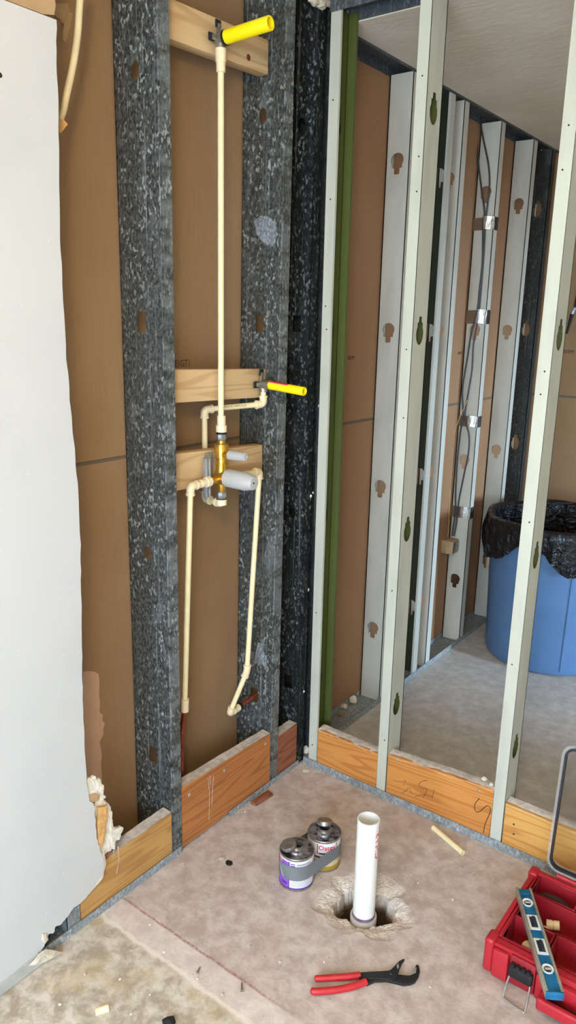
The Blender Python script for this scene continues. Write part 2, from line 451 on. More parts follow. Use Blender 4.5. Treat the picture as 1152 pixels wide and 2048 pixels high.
for j in range(N+1):
    for i in range(N+1):
        x = hx0 + (hx1-hx0)*i/N; y = hy0 + (hy1-hy0)*j/N
        e = i in (0, N) or j in (0, N)
        gv.append((x, y, 0.0 if e else hole_depth(x, y, rnd)))
for j in range(N):
    for i in range(N): gf.append((j*(N+1)+i, j*(N+1)+i+1, (j+1)*(N+1)+i+1, (j+1)*(N+1)+i))
fm.add(gv, gf)
for (a, b, c, d) in ((X0, X1, Y0, hy0), (X0, X1, hy1, Y1), (X0, hx0, hy0, hy1), (hx1, X1, hy0, hy1)):
    fm.add([(a, c, 0), (b, c, 0), (b, d, 0), (a, d, 0)], [(0, 1, 2, 3)])
fm.add([(X0, Y0, -0.25), (X1, Y0, -0.25), (X1, Y1, -0.25), (X0, Y1, -0.25)], [(3, 2, 1, 0)])
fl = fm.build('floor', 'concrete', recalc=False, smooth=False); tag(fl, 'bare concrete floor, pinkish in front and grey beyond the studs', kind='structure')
ce = B(X0, X1, Y0, Y1, 2.50, 2.53).build('ceiling', 'ceiling_texture'); tag(ce, 'troweled beige ceiling', kind='structure')
MBx = B(0.004, X1, 0.095, Y1, ZC, 2.4995)
o = MBx.build('ceiling_panel', 'ceiling_texture', ce); 
o = B(0.016, X1, Y0, -0.004, ZN, 2.4995).build('ceiling_panel', 'ceiling_texture', ce)

def wallpanels(name, label, panels, mat):
    root = bpy.data.objects.new(name, None); C.objects.link(root); root['_o'] = (0.0, 0.0, 0.0); tag(root, label, kind='structure')
    out = []
    for p in panels: out.append(B(*p).build('board_panel', mat, root, bevel=0.002, seg=1))
    return root, out
SEAM = 1.205
wl, wlp = wallpanels('wall_left', 'brown paper backed wallboard behind the shower bays',
    [(XB_L-0.013, XB_L, Y0, 0.055, 0.0, SEAM-0.0025), (XB_L-0.013, XB_L, Y0, 0.055, SEAM+0.0025, 2.4995)], 'board_brown')
B(XB_L-0.010, XB_L+0.0015, -0.98, 0.05, SEAM-0.0045, SEAM+0.0035).build('seam', 'seam', wl)
wb, wbp = wallpanels('wall_back', 'brown wallboard behind the pale studs of the far room',
    [(XB_F-0.013, XB_F, 0.056, Y_END, 0.0, SEAM-0.0025), (XB_F-0.013, XB_F, 0.056, Y_END, SEAM+0.0025, 2.4995)], 'board_tan')
B(XB_F-0.010, XB_F+0.0015, 0.06, Y_END, SEAM-0.006, SEAM+0.004).build('seam', 'seam', wb)
we, wep = wallpanels('wall_end', 'brown wallboard at the far end of the room',
    [(-0.10, X1, Y_END, Y_END+0.013, 0.0, SEAM-0.0025), (-0.10, X1, Y_END, Y_END+0.013, SEAM+0.0025, 2.4995)], 'board_brown')
B(-0.10, X1, Y_END-0.0015, Y_END+0.010, SEAM-0.006, SEAM+0.004).build('seam', 'seam', we)
tag(B(X0-0.12, XB_L-0.014, Y0, Y1, 0, 2.4995).build('wall_outer', 'room_paint'), 'outer wall behind the wallboard', kind='structure')
# walls out of frame, with the openings the daylight comes through
wr = bpy.data.objects.new('wall_right', None); C.objects.link(wr); wr['_o'] = (0.0, 0.0, 0.0); tag(wr, 'plain painted wall on the right', kind='structure')
for q in ((Y0, 0.85, 0, 2.4995), (1.90, Y1, 0, 2.4995), (0.85, 1.90, 1.55, 2.4995)):
    B(3.1, 3.2, q[0], q[1], q[2], q[3]).build('wall_section', 'room_paint', wr)
wn = bpy.data.objects.new('wall_near', None); C.objects.link(wn); wn['_o'] = (0.0, 0.0, 0.0); tag(wn, 'plain painted wall behind the viewer', kind='structure')
for q in ((X0, 0.55, 0, 2.4995), (2.55, 3.1, 0, 2.4995), (0.55, 2.55, 2.15, 2.4995), (0.55, 2.55, 0, 0.35)):
    B(q[0], q[1], -3.6, -3.5, q[2], q[3]).build('wall_section', 'room_paint', wn)
def window(name, label, boxes, pane):
    r_ = bpy.data.objects.new(name, None); C.objects.link(r_); r_['_o'] = (0.0, 0.0, 0.0); tag(r_, label, kind='structure')
    mb = MB()
    for b in boxes: mb.box(*b)
    mb.build('window_frame', 'frame_white', r_); B(*pane).build('pane', 'glass', r_)
window('window_1', 'white framed window behind the viewer',
       [(0.55,0.60,-3.58,-3.53,0.35,2.15),(2.50,2.55,-3.58,-3.53,0.35,2.15),(0.6,2.5,-3.58,-3.53,0.35,0.40),(0.6,2.5,-3.58,-3.53,2.10,2.15),(1.53,1.57,-3.58,-3.53,0.4,2.1)],
       (0.6,2.5,-3.56,-3.555,0.4,2.1))
dr = bpy.data.objects.new('door_1', None); C.objects.link(dr); dr['_o'] = (0.0, 0.0, 0.0); tag(dr, 'open doorway of the far room', kind='structure')
for q in ((0.85, 0.90, 0, 1.55), (1.85, 1.90, 0, 1.55), (0.90, 1.85, 1.50, 1.55)): B(3.09, 3.21, *q).build('door_frame', 'frame_white', dr)
lm = thing('added_warm_lamp', 'unseen warm bulb behind the viewer, added to light the upper walls', 'lamp', (1.35, -2.15, 2.25))  # bulb out of view, added to go with the warm upper light
LO = (1.35, -2.15, 0)
MB().lathe([(0.0, 2.330), (0.012, 2.332), (0.034, 2.352), (0.030, 2.378), (0.014, 2.395), (0.0, 2.396)], LO, n=20).build('added_bulb', 'lamp_glass', lm)
MB().lathe([(0.0, 2.390), (0.016, 2.390), (0.016, 2.420), (0.05, 2.421), (0.05, ZN), (0.0, ZN)], LO, n=20).build('added_socket', 'frame_white', lm)

# ------------------------------------------------------------------ metal studs
def keyhole(th, inv, s=1.0):
    c, z = math.cos(th), math.sin(th)
    if inv:
        z = -z
        bd = 1.0 / math.sqrt((c/0.026)**2 + (z/0.024)**2)
        cand = [bd]
        if z > 0: cand += [min(0.021/max(1e-6, abs(c)), 0.027/max(z, 1e-6)), min(0.011/max(1e-6, abs(c)), 0.048/max(z, 1e-6))]
        return max(cand)
    def rect(hw, top):
        best = 1e9
        if abs(c) > 1e-6: best = min(best, hw / abs(c))
        if z > 1e-6: best = min(best, top / z)
        if z < 0: return 0.0
        return best
    body = 1.0 / math.sqrt((c/0.022)**2 + (z/(0.034 if z < 0 else 0.022))**2)
    return s * max(body, rect(0.016, 0.030), rect(0.0085, 0.047))
def oval(th, a, b): return 1.0 / math.sqrt((math.cos(th)/a)**2 + (math.sin(th)/b)**2)
def rectr(th, a, b): return min(a/max(1e-6, abs(math.cos(th))), b/max(1e-6, abs(math.sin(th))))
def web_plate(D, z0, z1, holes):
    """(d,z) plate with punched holes: holes = [(d,z,radius function)]"""
    vs = []; fs = []
    def quad(a, b):
        k = len(vs); vs.extend([(0, a), (D, a), (D, b), (0, b)]); fs.append((k, k+1, k+2, k+3))
    zc_ = z0; H = 0.085
    for (d, z, fn) in sorted(holes, key=lambda q: q[1]):
        quad(zc_, z - H)
        angs = sorted([2*math.pi*k/80 for k in range(80)] + [math.atan2(sz*H, (D-d) if sx > 0 else -d) % (2*math.pi) for sx in (1, -1) for sz in (1, -1)])
        n = len(angs); k = len(vs)
        for a in angs:
            c, s_ = math.cos(a), math.sin(a); r = fn(a)
            ro = min(((D-d)/c if c > 1e-9 else (-d/c if c < -1e-9 else 1e9)), H/max(1e-9, abs(s_)))
            vs.append((d + r*c, z + r*s_)); vs.append((d + ro*c, z + ro*s_))
        for i in range(n):
            j = (i+1) % n; fs.append((k+2*i, k+2*i+1, k+2*j+1, k+2*j))
        zc_ = z + H
    quad(zc_, z1)
    return vs, fs
KZ = [0.333, 0.940, 1.547, 2.140]
def stud(name, label, front, depth_dir, flange_dir, D, FLG, z0, z1, mat, group, holes='key', wmat=None, hd=None, lean=(0, 0), screws=(), inner=None):
    """front = (x,y) of the web's front edge; depth_dir points into the wall; flange_dir from the web to the open side"""
    f0 = Vector((front[0], front[1], 0)); dd = Vector(depth_dir + (0,)); fd = Vector(flange_dir + (0,))
    root = thing(name, label, 'stud', (f0.x, f0.y, z0), group)
    def W(d, f, z): p = f0 + dd*d + fd*f; return Vector((p.x + lean[0]*(z-z0), p.y + lean[1]*(z-z0), z))
    hd = D/2 if hd is None else hd
    if holes == 'key': hl = [(hd, z, lambda a: keyhole(a, False)) for z in KZ]
    elif holes == 'inv': hl = [(hd, z, lambda a: keyhole(a, True)) for z in KZ]
    elif holes == 'round': hl = [(hd, z, (lambda a: oval(a, 0.014, 0.021)) if i % 2 else (lambda a: rectr(a, 0.016, 0.026))) for i, z in enumerate([0.318, 0.945, 1.565, 2.142])]
    else: hl = []
    if holes == 'round':
        kinds = [1, 0, 1, 0]
        hl = [(hd, z, (lambda a: rectr(a, 0.016, 0.026)) if k else (lambda a: oval(a, 0.014, 0.021))) for k, z in zip(kinds, [0.318, 0.945, 1.565, 2.142])]
    vs, fs = web_plate(D, z0, z1, hl)
    t_ = 0.0012
    mb = MB(); n = len(vs)
    mb.add([W(d, 0, z) for d, z in vs] + [W(d, t_, z) for d, z in vs], fs + [tuple(reversed([i+n for i in f])) for f in fs])
    # rims of the holes
    k = 0
    mb2 = MB()
    wo = mb.build('web', wmat or mat, root, smooth=False, recalc=False, weld=1e-7)
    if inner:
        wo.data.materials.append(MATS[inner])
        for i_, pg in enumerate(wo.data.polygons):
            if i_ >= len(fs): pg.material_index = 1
    for nm, d0, s_ in (('front_flange', 0.0, 1), ('back_flange', D, -1)):
        mb = MB()
        pr = [(d0, 0), (d0, FLG), (d0 + s_*0.009, FLG), (d0 + s_*0.009, FLG-t_), (d0 + s_*t_, FLG-t_), (d0 + s_*t_, t_), (d0+s_*0.004, t_), (d0+s_*0.004, 0)]
        mb.prism([W(d, f, z0) for d, f in pr], Vector((lean[0]*(z1-z0), lean[1]*(z1-z0), z1-z0)))
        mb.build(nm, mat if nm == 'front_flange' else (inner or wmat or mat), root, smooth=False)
    for z in screws:
        c = W(0, FLG*random.uniform(0.35, 0.65), z)
        MB().lathe([(0.0, 0.0012), (0.0022, 0.0010), (0.0024, 0.0)], c, -dd, n=8).build('screw_hole', 'hole_dark', root)
    return root
G1 = 'dark galvanised studs of the shower wall'; G2 = 'pale primed studs of the partition'; G3 = 'pale studs along the far wall'
L, FR = (-1.0, 0.0), (0.0, 1.0)
stud('metal_stud', 'speckled dark galvanised stud left of the yellow capped shower pipe', (0, -0.649), L, (0.0, 1.0), 0.158, 0.034, 0.004, 2.485, 'galv_dark', G1, 'round', hd=0.082, lean=(0, 0.0018))
stud('metal_stud', 'speckled dark galvanised stud that the wooden blocks butt against', (0, -0.178), L, (0.0, 1.0), 0.158, 0.034, 0.004, 2.485, 'galv_dark', G1, 'round', hd=0.083, lean=(0, 0.0075))
_s2 = bpy.data.objects['metal_stud.001']
def smear(pxs, zz, seed):
    rr = random.Random(seed); yy = -0.1790 + 0.0075*zz; pts = []
    for i in range(len(pxs)):
        a, b = pxs[i], pxs[(i+1) % len(pxs)]
        for j in range(3):
            t_ = j/3; q = at(a[0]+(b[0]-a[0])*t_ + rr.uniform(-2, 2), a[1]+(b[1]-a[1])*t_ + rr.uniform(-3, 3), y=yy); pts.append((q.x, yy, q.z))
    MB().prism(pts, (0, 0.0004, 0)).build('plaster_smear', 'smear', _s2, smooth=False)
smear([(508, 440), (530, 430), (552, 448), (556, 470), (546, 494), (528, 486), (512, 470)], 1.9, 1)
smear([(512, 1290), (528, 1282), (526, 1300), (535, 1318), (532, 1336), (522, 1330), (508, 1326)], 0.48, 2)
stud('metal_stud', 'galvanised stud painted darkest for shade, squeezed beside the partition corner', (0, -0.022), L, (0.0, 1.0), 0.158, 0.036, 0.004, 2.485, 'galv_shaded', G1, 'round', hd=0.052, lean=(0, 0.003))
stud('metal_stud', 'galvanised stud foot peeking out under the torn white drywall', (0, -1.034), L, (0.0, 1.0), 0.158, 0.040, 0.004, 2.485, 'galv_grey', G1, None)
stud('metal_stud', 'dark stud added to shade the slit of the corner', (0.030, 0.050), L, (0.0, 1.0), 0.190, 0.034, 0.004, 2.485, 'galv_shadow', G1, None)  # added plate closing the gap so that the slit reads as dark shade
_s3 = bpy.data.objects['metal_stud.002']
for px, py, r_ in ((622, 992, 0.006), (626, 986, 0.004), (617, 1180, 0.005), (608, 1383, 0.004), (637, 812, 0.004)):
    q = at(px, py, x=0.002); rr = random.Random(px); bm = bmesh.new(); bmesh.ops.create_icosphere(bm, subdivisions=1, radius=1.0)
    MB().add([q + Vector((v.co.x*0.6, v.co.y, v.co.z*1.3))*r_*rr.uniform(0.6, 1.2) for v in bm.verts], [tuple(v.index for v in f.verts) for f in bm.faces]).build('plaster_blob', 'gypsum', _s3, smooth=False); bm.free()
P, PL = (0.0, 1.0), (-1.0, 0.0)
stud('metal_stud', 'pale green stud at the partition corner with its inside shade painted olive', (0.033, 0), P, (1.0, 0.0), 0.092, 0.034, 0.030, 2.45, 'primer', G2, 'key', wmat='olive', screws=(0.09, 0.6, 1.55, 1.62, 1.93, 2.2))
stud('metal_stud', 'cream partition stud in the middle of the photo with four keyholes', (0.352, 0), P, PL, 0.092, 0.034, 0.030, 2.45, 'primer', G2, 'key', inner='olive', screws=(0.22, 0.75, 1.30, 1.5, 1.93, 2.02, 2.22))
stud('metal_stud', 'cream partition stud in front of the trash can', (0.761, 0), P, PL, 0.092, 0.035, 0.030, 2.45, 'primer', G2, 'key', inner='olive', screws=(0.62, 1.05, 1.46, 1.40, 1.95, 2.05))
stud('metal_stud', 'grey stud of the far wall nearest the partition corner', (0, 0.567), L, (0.0, 1.0), 0.096, 0.040, 0.006, 2.42, 'primer_pale', G3, 'inv', hd=0.05)
stud('metal_stud', 'narrow pale stud edge right beside the middle partition stud', (0, 0.903), L, (0.0, -1.0), 0.096, 0.040, 0.006, 2.42, 'primer_pale', G3, 'inv', hd=0.05, inner='olive_shade')  # inner faces coloured dark to stand for the shade inside this stud
stud('metal_stud', 'pale blue lit stud left of the cable stud', (0, 0.990), L, (0.0, 1.0), 0.096, 0.040, 0.006, 2.42, 'primer_pale', G3, 'inv', hd=0.05)
stud('metal_stud', 'pale stud carrying the black cables and foil straps', (0, 1.368), L, (0.0, 1.0), 0.096, 0.040, 0.006, 2.42, 'primer_pale', G3, 'inv', hd=0.05)
stud('metal_stud', 'pale far stud rising directly behind the trash can', (0, 1.766), L, (0.0, 1.0), 0.096, 0.045, 0.006, 2.42, 'primer_pale', G3, 'inv', hd=0.05)
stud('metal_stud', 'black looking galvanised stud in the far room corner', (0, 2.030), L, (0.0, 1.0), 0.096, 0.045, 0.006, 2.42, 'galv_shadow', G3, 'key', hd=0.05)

# ------------------------------------------------------------------ tracks
def track_y(name, label, y0, y1, D, top, mat, lip=0.030):
    r_ = thing(name, label, 'track', (-D/2, (y0+y1)/2, 0 if not top else ZC-0.01))
    if not top:
        B(-D, 0.003, y0, y1, 0.0005, 0.0025).build('base_strip', mat, r_)
        B(0.0012, 0.003, y0, y1, 0.0025, lip).build('front_lip', mat, r_); B(-D, -D+0.0012, y0, y1, 0.0025, lip).build('back_lip', mat, r_)
    else:
        B(-D, 0.003, y0, y1, ZC+0.022, ZC+0.024).build('base_strip', mat, r_)
        B(0.0012, 0.003, y0, y1, ZC-0.008, ZC+0.022).build('front_lip', mat, r_); B(-D, -D+0.0012, y0, y1, ZC-0.008, ZC+0.022).build('back_lip', mat, r_)
    return r_
def track_x(name, label, x0, x1, top, mat, lip=0.030):
    r_ = thing(name, label, 'track', ((x0+x1)/2, 0.046, 0 if not top else ZC-0.01))
    if not top:
        B(x0, x1, -0.003, 0.096, 0.0005, 0.0025).build('base_strip', mat, r_)
        B(x0, x1, -0.003, -0.0012, 0.0025, lip).build('front_lip', mat, r_); B(x0, x1, 0.0945, 0.096, 0.0025, lip).build('back_lip', mat, r_)
    else:
        B(x0, x1, -0.003, 0.094, ZP+0.022, ZP+0.024).build('base_strip', mat, r_)
        B(x0, x1, -0.003, -0.0012, ZP-0.010, ZP+0.022).build('front_lip', mat, r_); B(x0, x1, 0.0925, 0.094, ZP-0.010, ZP+0.022).build('back_lip', mat, r_)
    return r_
track_y('floor_track', 'galvanised floor track along the shower wall', -1.12, -0.62, 0.158, False, 'galv_track', 0.026)
track_y('floor_track', 'short floor track end under the red brown plank', -0.40, -0.02, 0.158, False, 'galv_track', 0.020)
track_x('floor_track', 'galvanised floor track under the partition studs', 0.012, 1.75, False, 'galv_track', 0.030)
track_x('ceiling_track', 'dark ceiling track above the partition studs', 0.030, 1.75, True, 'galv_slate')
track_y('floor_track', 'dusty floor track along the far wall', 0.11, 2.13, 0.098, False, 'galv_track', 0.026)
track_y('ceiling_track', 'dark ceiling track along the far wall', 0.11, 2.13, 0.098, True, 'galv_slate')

# ------------------------------------------------------------------ wooden blocking
def screwhead(parent, p, ax, r=0.006):
    MB().lathe([(0.0, 0.004), (r*0.6, 0.0036), (r, 0.0015), (r, -0.004)], p, ax, n=12).build('screw', 'screw_head', parent)
def plank_y(label, y0, y1, z0, z1a, z1b, mat, x1=-0.003, th=0.038, dust=True, group=None):
    pts = [(x1-th, y0, z0), (x1, y0, z0), (x1, y0, z1a), (x1-th, y0, z1a)]
    mb = MB().add(pts + [(p[0], y1, (z0 if i < 2 else z1b)) for i, p in enumerate(pts)], [(0,1,2,3), (7,6,5,4), (0,4,5,1), (1,5,6,2), (2,6,7,3), (3,7,4,0)])
    o = mb.build('wood_block', mat, None, bevel=0.002, seg=1); tag(o, label, 'wood block', group)
    if dust:
        r2 = random.Random(int(abs(y0)*1000)); n = 14; top = []; 
        vs = []; fs = []
        for i in range(n+1):
            t = i/n; y = y0 + (y1-y0)*t; z = z1a + (z1b-z1a)*t
            for u in (0.03, 0.35, 0.7, 0.97): vs.append((x1 - th*u, y, z + 0.0006 + r2.uniform(0, 0.0022)))
        for i in range(n):
            for k in range(3): fs.append((4*i+k, 4*i+k+1, 4*i+k+5, 4*i+k+4))
        d = MB().add(vs, fs).build('plaster_dust', 'plaster_dust', o); plabel(d, 'pale plaster dust on the top edge')
    return o
def plank_x(label, x0, x1, z0, z1a, z1b, mat, y0=0.002, th=0.040, group=None):
    pts = [(x0, y0, z0), (x0, y0+th, z0), (x0, y0+th, z1a), (x0, y0, z1a)]
    mb = MB().add(pts + [(x1, p[1], (z0 if i < 2 else z1b)) for i, p in enumerate(pts)], [(0,1,2,3), (7,6,5,4), (0,4,5,1), (1,5,6,2), (2,6,7,3), (3,7,4,0)])
    o = mb.build('wood_block', mat, None, bevel=0.002, seg=1); tag(o, label, 'wood block', group)
    r2 = random.Random(int(abs(x0)*1000)); n = 16; vs = []; fs = []
    for i in range(n+1):
        t = i/n; x = x0 + (x1-x0)*t; z = z1a + (z1b-z1a)*t
        for u in (0.0, 0.35, 0.7, 0.97): vs.append((x, y0 + th*u - (0.0012 if u == 0 else 0), z + (0.0 if u == 0 else 0.0006) + r2.uniform(0, 0.003) - (r2.uniform(0.001, 0.010) if u == 0 else 0)))
    for i in range(n):
        for k in range(3): fs.append((4*i+k, 4*i+k+1, 4*i+k+5, 4*i+k+4))
    d = MB().add(vs, fs).build('plaster_dust', 'plaster_dust', o); plabel(d, 'pale plaster dust caked on the top edge')
    return o
GB = 'wooden blocks along the floor'
pb1 = plank_y('yellowish wood block beside the torn drywall at floor level', -0.990, -0.652, 0.012, 0.150, 0.158, 'goldpine_y', group=GB)
pb2 = plank_y('brown wood plank with screw heads between the two big dark studs', -0.612, -0.181, 0.010, 0.218, 0.200, 'oldpine_y', group=GB)
pb3 = plank_y('short dark red wood block in the shower corner', -0.140, -0.025, 0.010, 0.166, 0.168, 'redpine_y', group=GB)
for y, z in ((-0.4196, 0.1805), (-0.5784, 0.1783), (-0.21, 0.175)): screwhead(pb2, (-0.003, y, z), (1, 0, 0))
for a_ in ([(427, 1553), (425, 1580), (424, 1612)], [(416, 1556), (419, 1586), (418, 1640)], [(420, 1552), (421, 1570)]):
    ribbon([at(a, b, x=-0.0022) for a, b in a_], 0.0022, (1, 0, 0)).build('drip_line', 'plaster_dust', pb2, smooth=False, recalc=False)
for a_ in ([(236, 1693), (238, 1720), (233, 1748)], [(228, 1700), (226, 1716)]):
    ribbon([at(a, b, x=-0.0022) for a, b in a_], 0.0025, (1, 0, 0)).build('drip_line', 'plaster_dust', pb1, smooth=False, recalc=False)
for a_ in ([(222, 1696), (218, 1708), (214, 1716)], [(216, 1702), (206, 1722), (204, 1740)], [(228, 1690), (232, 1700)]):
    ribbon(spline([at(a, b, x=-0.0021) for a, b in a_]), 0.009, (1, 0, 0)).build('red_stain', 'stain_red', pb1, smooth=False, recalc=False)
pc1 = plank_x('orange wood block between the corner stud and middle stud', 0.069, 0.316, 0.012, 0.160, 0.158, 'oldpine_x', group=GB)
pc2 = plank_x('orange wood block with pencil scribbles between two partition studs', 0.354, 0.724, 0.012, 0.172, 0.194, 'oldpine_x', group=GB)
pc3 = plank_x('golden wood block seen partly through the clear toolbox lid', 0.763, 1.60, 0.012, 0.167, 0.165, 'goldpine_x', group=GB)
for x, z in ((0.3875, 0.1630), (0.6773, 0.1720)): screwhead(pc2, (x, 0.002, z), (0, -1, 0), 0.005)
for x, z in ((0.795, 0.107), (0.798, 0.074)): MB().lathe([(0.0, 0.0012), (0.0025, 0.001), (0.003, 0)], (x, 0.002, z), (0, -1, 0), n=8).build('screw_hole', 'hole_dark', pc3)
def stroke(parent, px, wd=0.0022):
    ribbon(spline([at(a, b, y=0.0006) for a, b in px]), wd, (0, -1, 0)).build('pencil_stroke', 'pencil', parent, smooth=False, recalc=False)
stroke(pc2, [(959, 1597), (951, 1606), (949, 1617), (953, 1624), (961, 1622), (970, 1614), (977, 1612), (981, 1620), (978, 1630), (973, 1641), (969, 1652), (967, 1667)])
stroke(pc2, [(804, 1586), (812, 1581), (818, 1576), (823, 1586)], 0.0012)
stroke(pc2, [(785, 1560), (800, 1564), (812, 1561), (806, 1570)], 0.0010)
stroke(pc2, [(855, 1561), (843, 1563), (838, 1570), (845, 1577), (853, 1577), (851, 1587), (846, 1595)], 0.0012)
stroke(pc2, [(868, 1578), (866, 1590), (864, 1595)], 0.0012)
stroke(pc2, [(828, 1593), (837, 1592), (846, 1589), (866, 1594)], 0.0010)
GU = 'clean pine blocks between the dark studs'
def block(label, y0, y1, x1, z0a, z1a, z0b, z1b):
    th = 0.038
    mb = MB().add([(x1-th, y0, z0a), (x1, y0, z0a), (x1, y0, z1a), (x1-th, y0, z1a), (x1-th, y1, z0b), (x1, y1, z0b), (x1, y1, z1b), (x1-th, y1, z1b)],
                  [(0,1,2,3), (7,6,5,4), (0,4,5,1), (1,5,6,2), (2,6,7,3), (3,7,4,0)])
    o = mb.build('wood_block', 'pine_y', None, bevel=0.004, seg=2); tag(o, label, 'wood block', GU); return o
k1 = block('pine block behind the upper yellow pipe cap', -0.613, -0.166, -0.0605, 2.229, 2.318, 2.2425, 2.3305)
k2 = block('pine block behind the lower yellow pipe cap with red stripe', -0.613, -0.170, -0.053, 1.355, 1.4450, 1.3425, 1.4290)
k3 = block('pine block behind the brass shower valve', -0.613, -0.170, -0.062, 1.107, 1.2165, 1.105, 1.1935)
p = at(497, 115, x=-0.0600)
MB().lathe([(0.0, 0.0009), (0.007, 0.0007), (0.0085, 0.0)], p, (1, 0, 0), n=14).build('knot', 'copper', k1)

# ------------------------------------------------------------------ drywall sheet with torn edge
dw = thing('drywall_sheet', 'white painted drywall sheet with a ragged torn edge at left', 'drywall', (0.007, -1.5, 0.0))
XF = 0.014
edge_px = [(113, 40), (113, 100), (116, 200), (119, 330), (120, 480), (125, 570), (131, 690), (140, 800), (152, 930), (158, 1000), (161, 1090), (162, 1160), (164, 1260), (164, 1330), (166, 1420), (170, 1500), (174, 1560), (178, 1600), (187, 1606), (190, 1625), (193, 1660), (196, 1690), (205, 1715), (209, 1735), (203, 1752), (190, 1772), (172, 1796), (160, 1808), (148, 1815), (136, 1832), (123, 1848), (112, 1853), (107, 1866), (97, 1868), (93, 1884), (88, 1892), (82, 1905), (75, 1918)]
r3 = random.Random(11)
outl = []
for i, (a, b) in enumerate(edge_px):
    q = at(a, b, x=XF); outl.append((q.y, q.z))
full = []
for i in range(len(outl)-1):
    n = 4
    for j in range(n):
        t_ = j/n; e = 0.0013 if i < 16 else 0.0022
        full.append((outl[i][0] + (outl[i+1][0]-outl[i][0])*t_ + r3.uniform(-e, e), outl[i][1] + (outl[i+1][1]-outl[i][1])*t_ + r3.uniform(-e, e)*0.6))
full.append(outl[-1])
bot = full[-1]
poly = [(-3.5, 2.148)] + full + [(bot[0]-0.02, 0.012), (-3.5, 0.012)]
MB().prism([(XF, y, z) for y, z in poly], (-0.0015, 0, 0)).build('paint_face', 'paint_white', dw, smooth=False)
core = [(-3.5, 2.147)] + [(y - 0.002 + r3.uniform(-0.003, 0.0035), z) for y, z in full] + [(bot[0]-0.02, 0.013), (-3.5, 0.013)]
MB().prism([(XF-0.0016, y, z) for y, z in core], (-0.0110, 0, 0)).build('gypsum_core', 'gypsum', dw, smooth=False)
q0 = at(113, 30, x=XF)
MB().prism([(XF-0.002, y, z) for y, z in [(-3.5, 2.152), (q0.y-0.03, 2.150), (q0.y-0.004, 2.156), (q0.y+0.001, 2.175), (q0.y-0.004, 2.20), (q0.y-0.001, 2.26), (q0.y-0.003, ZN), (-3.5, ZN)]], (-0.011, 0, 0)).build('upper_paper_strip', 'tan_paper', dw, smooth=False)
# screw hole in the painted face
q = at(0, 150, x=XF); MB().lathe([(0.0, 0.0008), (0.004, 0.0008), (0.005, 0.0)], (XF, q.y-0.0, q.z), (1, 0, 0), n=10).build('screw_hole', 'hole_dark', dw)
# crumbled plaster chunk at the lower edge
def chunk(pxs, x1, th, name, mat, parent, amp=0.0025, sub=3, seed=1, bulge=0.0):
    rr = random.Random(seed); pts = [(at(a, b, x=x1).y, at(a, b, x=x1).z) for a, b in pxs]
    pts = jag(pts, amp, sub, rr); n = len(pts)
    cy = sum(p[0] for p in pts)/n; cz = sum(p[1] for p in pts)/n
    vs = []; fs = []
    rings = [(1.0, -th), (1.0, 0.0), (0.72, bulge*0.7), (0.4, bulge), (0.12, bulge)]
    for s_, dx in rings:
        for (y, z) in pts: vs.append((x1 + dx + (rr.uniform(-0.35, 0.35)*bulge if s_ < 1 else 0), cy + (y-cy)*s_, cz + (z-cz)*s_))
    for r_ in range(len(rings)-1):
        for i in range(n): fs.append((r_*n+i, r_*n+(i+1) % n, (r_+1)*n+(i+1) % n, (r_+1)*n+i))
    fs.append(tuple((len(rings)-1)*n+i for i in range(n))); fs.append(tuple(range(n))[::-1])
    return MB().add(vs, fs).build(name, mat, parent, smooth=False)
chunk([(170, 1562), (178, 1556), (190, 1554), (200, 1558), (208, 1572), (206, 1588), (212, 1596), (205, 1602), (188, 1600), (176, 1612), (168, 1606)], 0.006, 0.008, 'plaster_lump', 'gypsum', dw, 0.0030, 4, 2, 0.003)
chunk([(174, 1592), (190, 1586), (200, 1590), (198, 1600), (186, 1606), (176, 1608)], 0.0105, 0.004, 'plaster_lump', 'tan_paper', dw, 0.0015, 3, 22, 0.001)
chunk([(186, 1600), (204, 1594), (216, 1604), (214, 1618), (196, 1616)], 0.003, 0.006, 'plaster_lump', 'gypsum_dirty', dw, 0.0035, 3, 23, 0.003)
chunk([(190, 1606), (208, 1602), (220, 1612), (224, 1630), (224, 1648), (232, 1660), (246, 1655), (243, 1672), (232, 1683), (230, 1697), (214, 1705), (202, 1716), (192, 1706), (191, 1660)], 0.002, 0.010, 'plaster_lump', 'gypsum', dw, 0.0042, 5, 3, 0.003)
chunk([(198, 1614), (213, 1612), (216, 1632), (212, 1648), (211, 1664), (206, 1692), (197, 1696), (196, 1660)], 0.0135, 0.008, 'bare_paper_patch', 'orange_paper', dw, 0.0015, 3, 4, 0.001)
chunk([(207, 1700), (212, 1730), (206, 1756), (192, 1772), (180, 1786), (170, 1796), (180, 1780), (196, 1752), (202, 1725)], 0.010, 0.008, 'plaster_lump', 'gypsum', dw, 0.0015, 2, 5, 0.002)
chunk([(85, 1868), (94, 1866), (97, 1880), (90, 1888), (84, 1880)], 0.016, 0.006, 'plaster_lump', 'gypsum_dirty', dw, 0.001, 2, 6, 0.002)
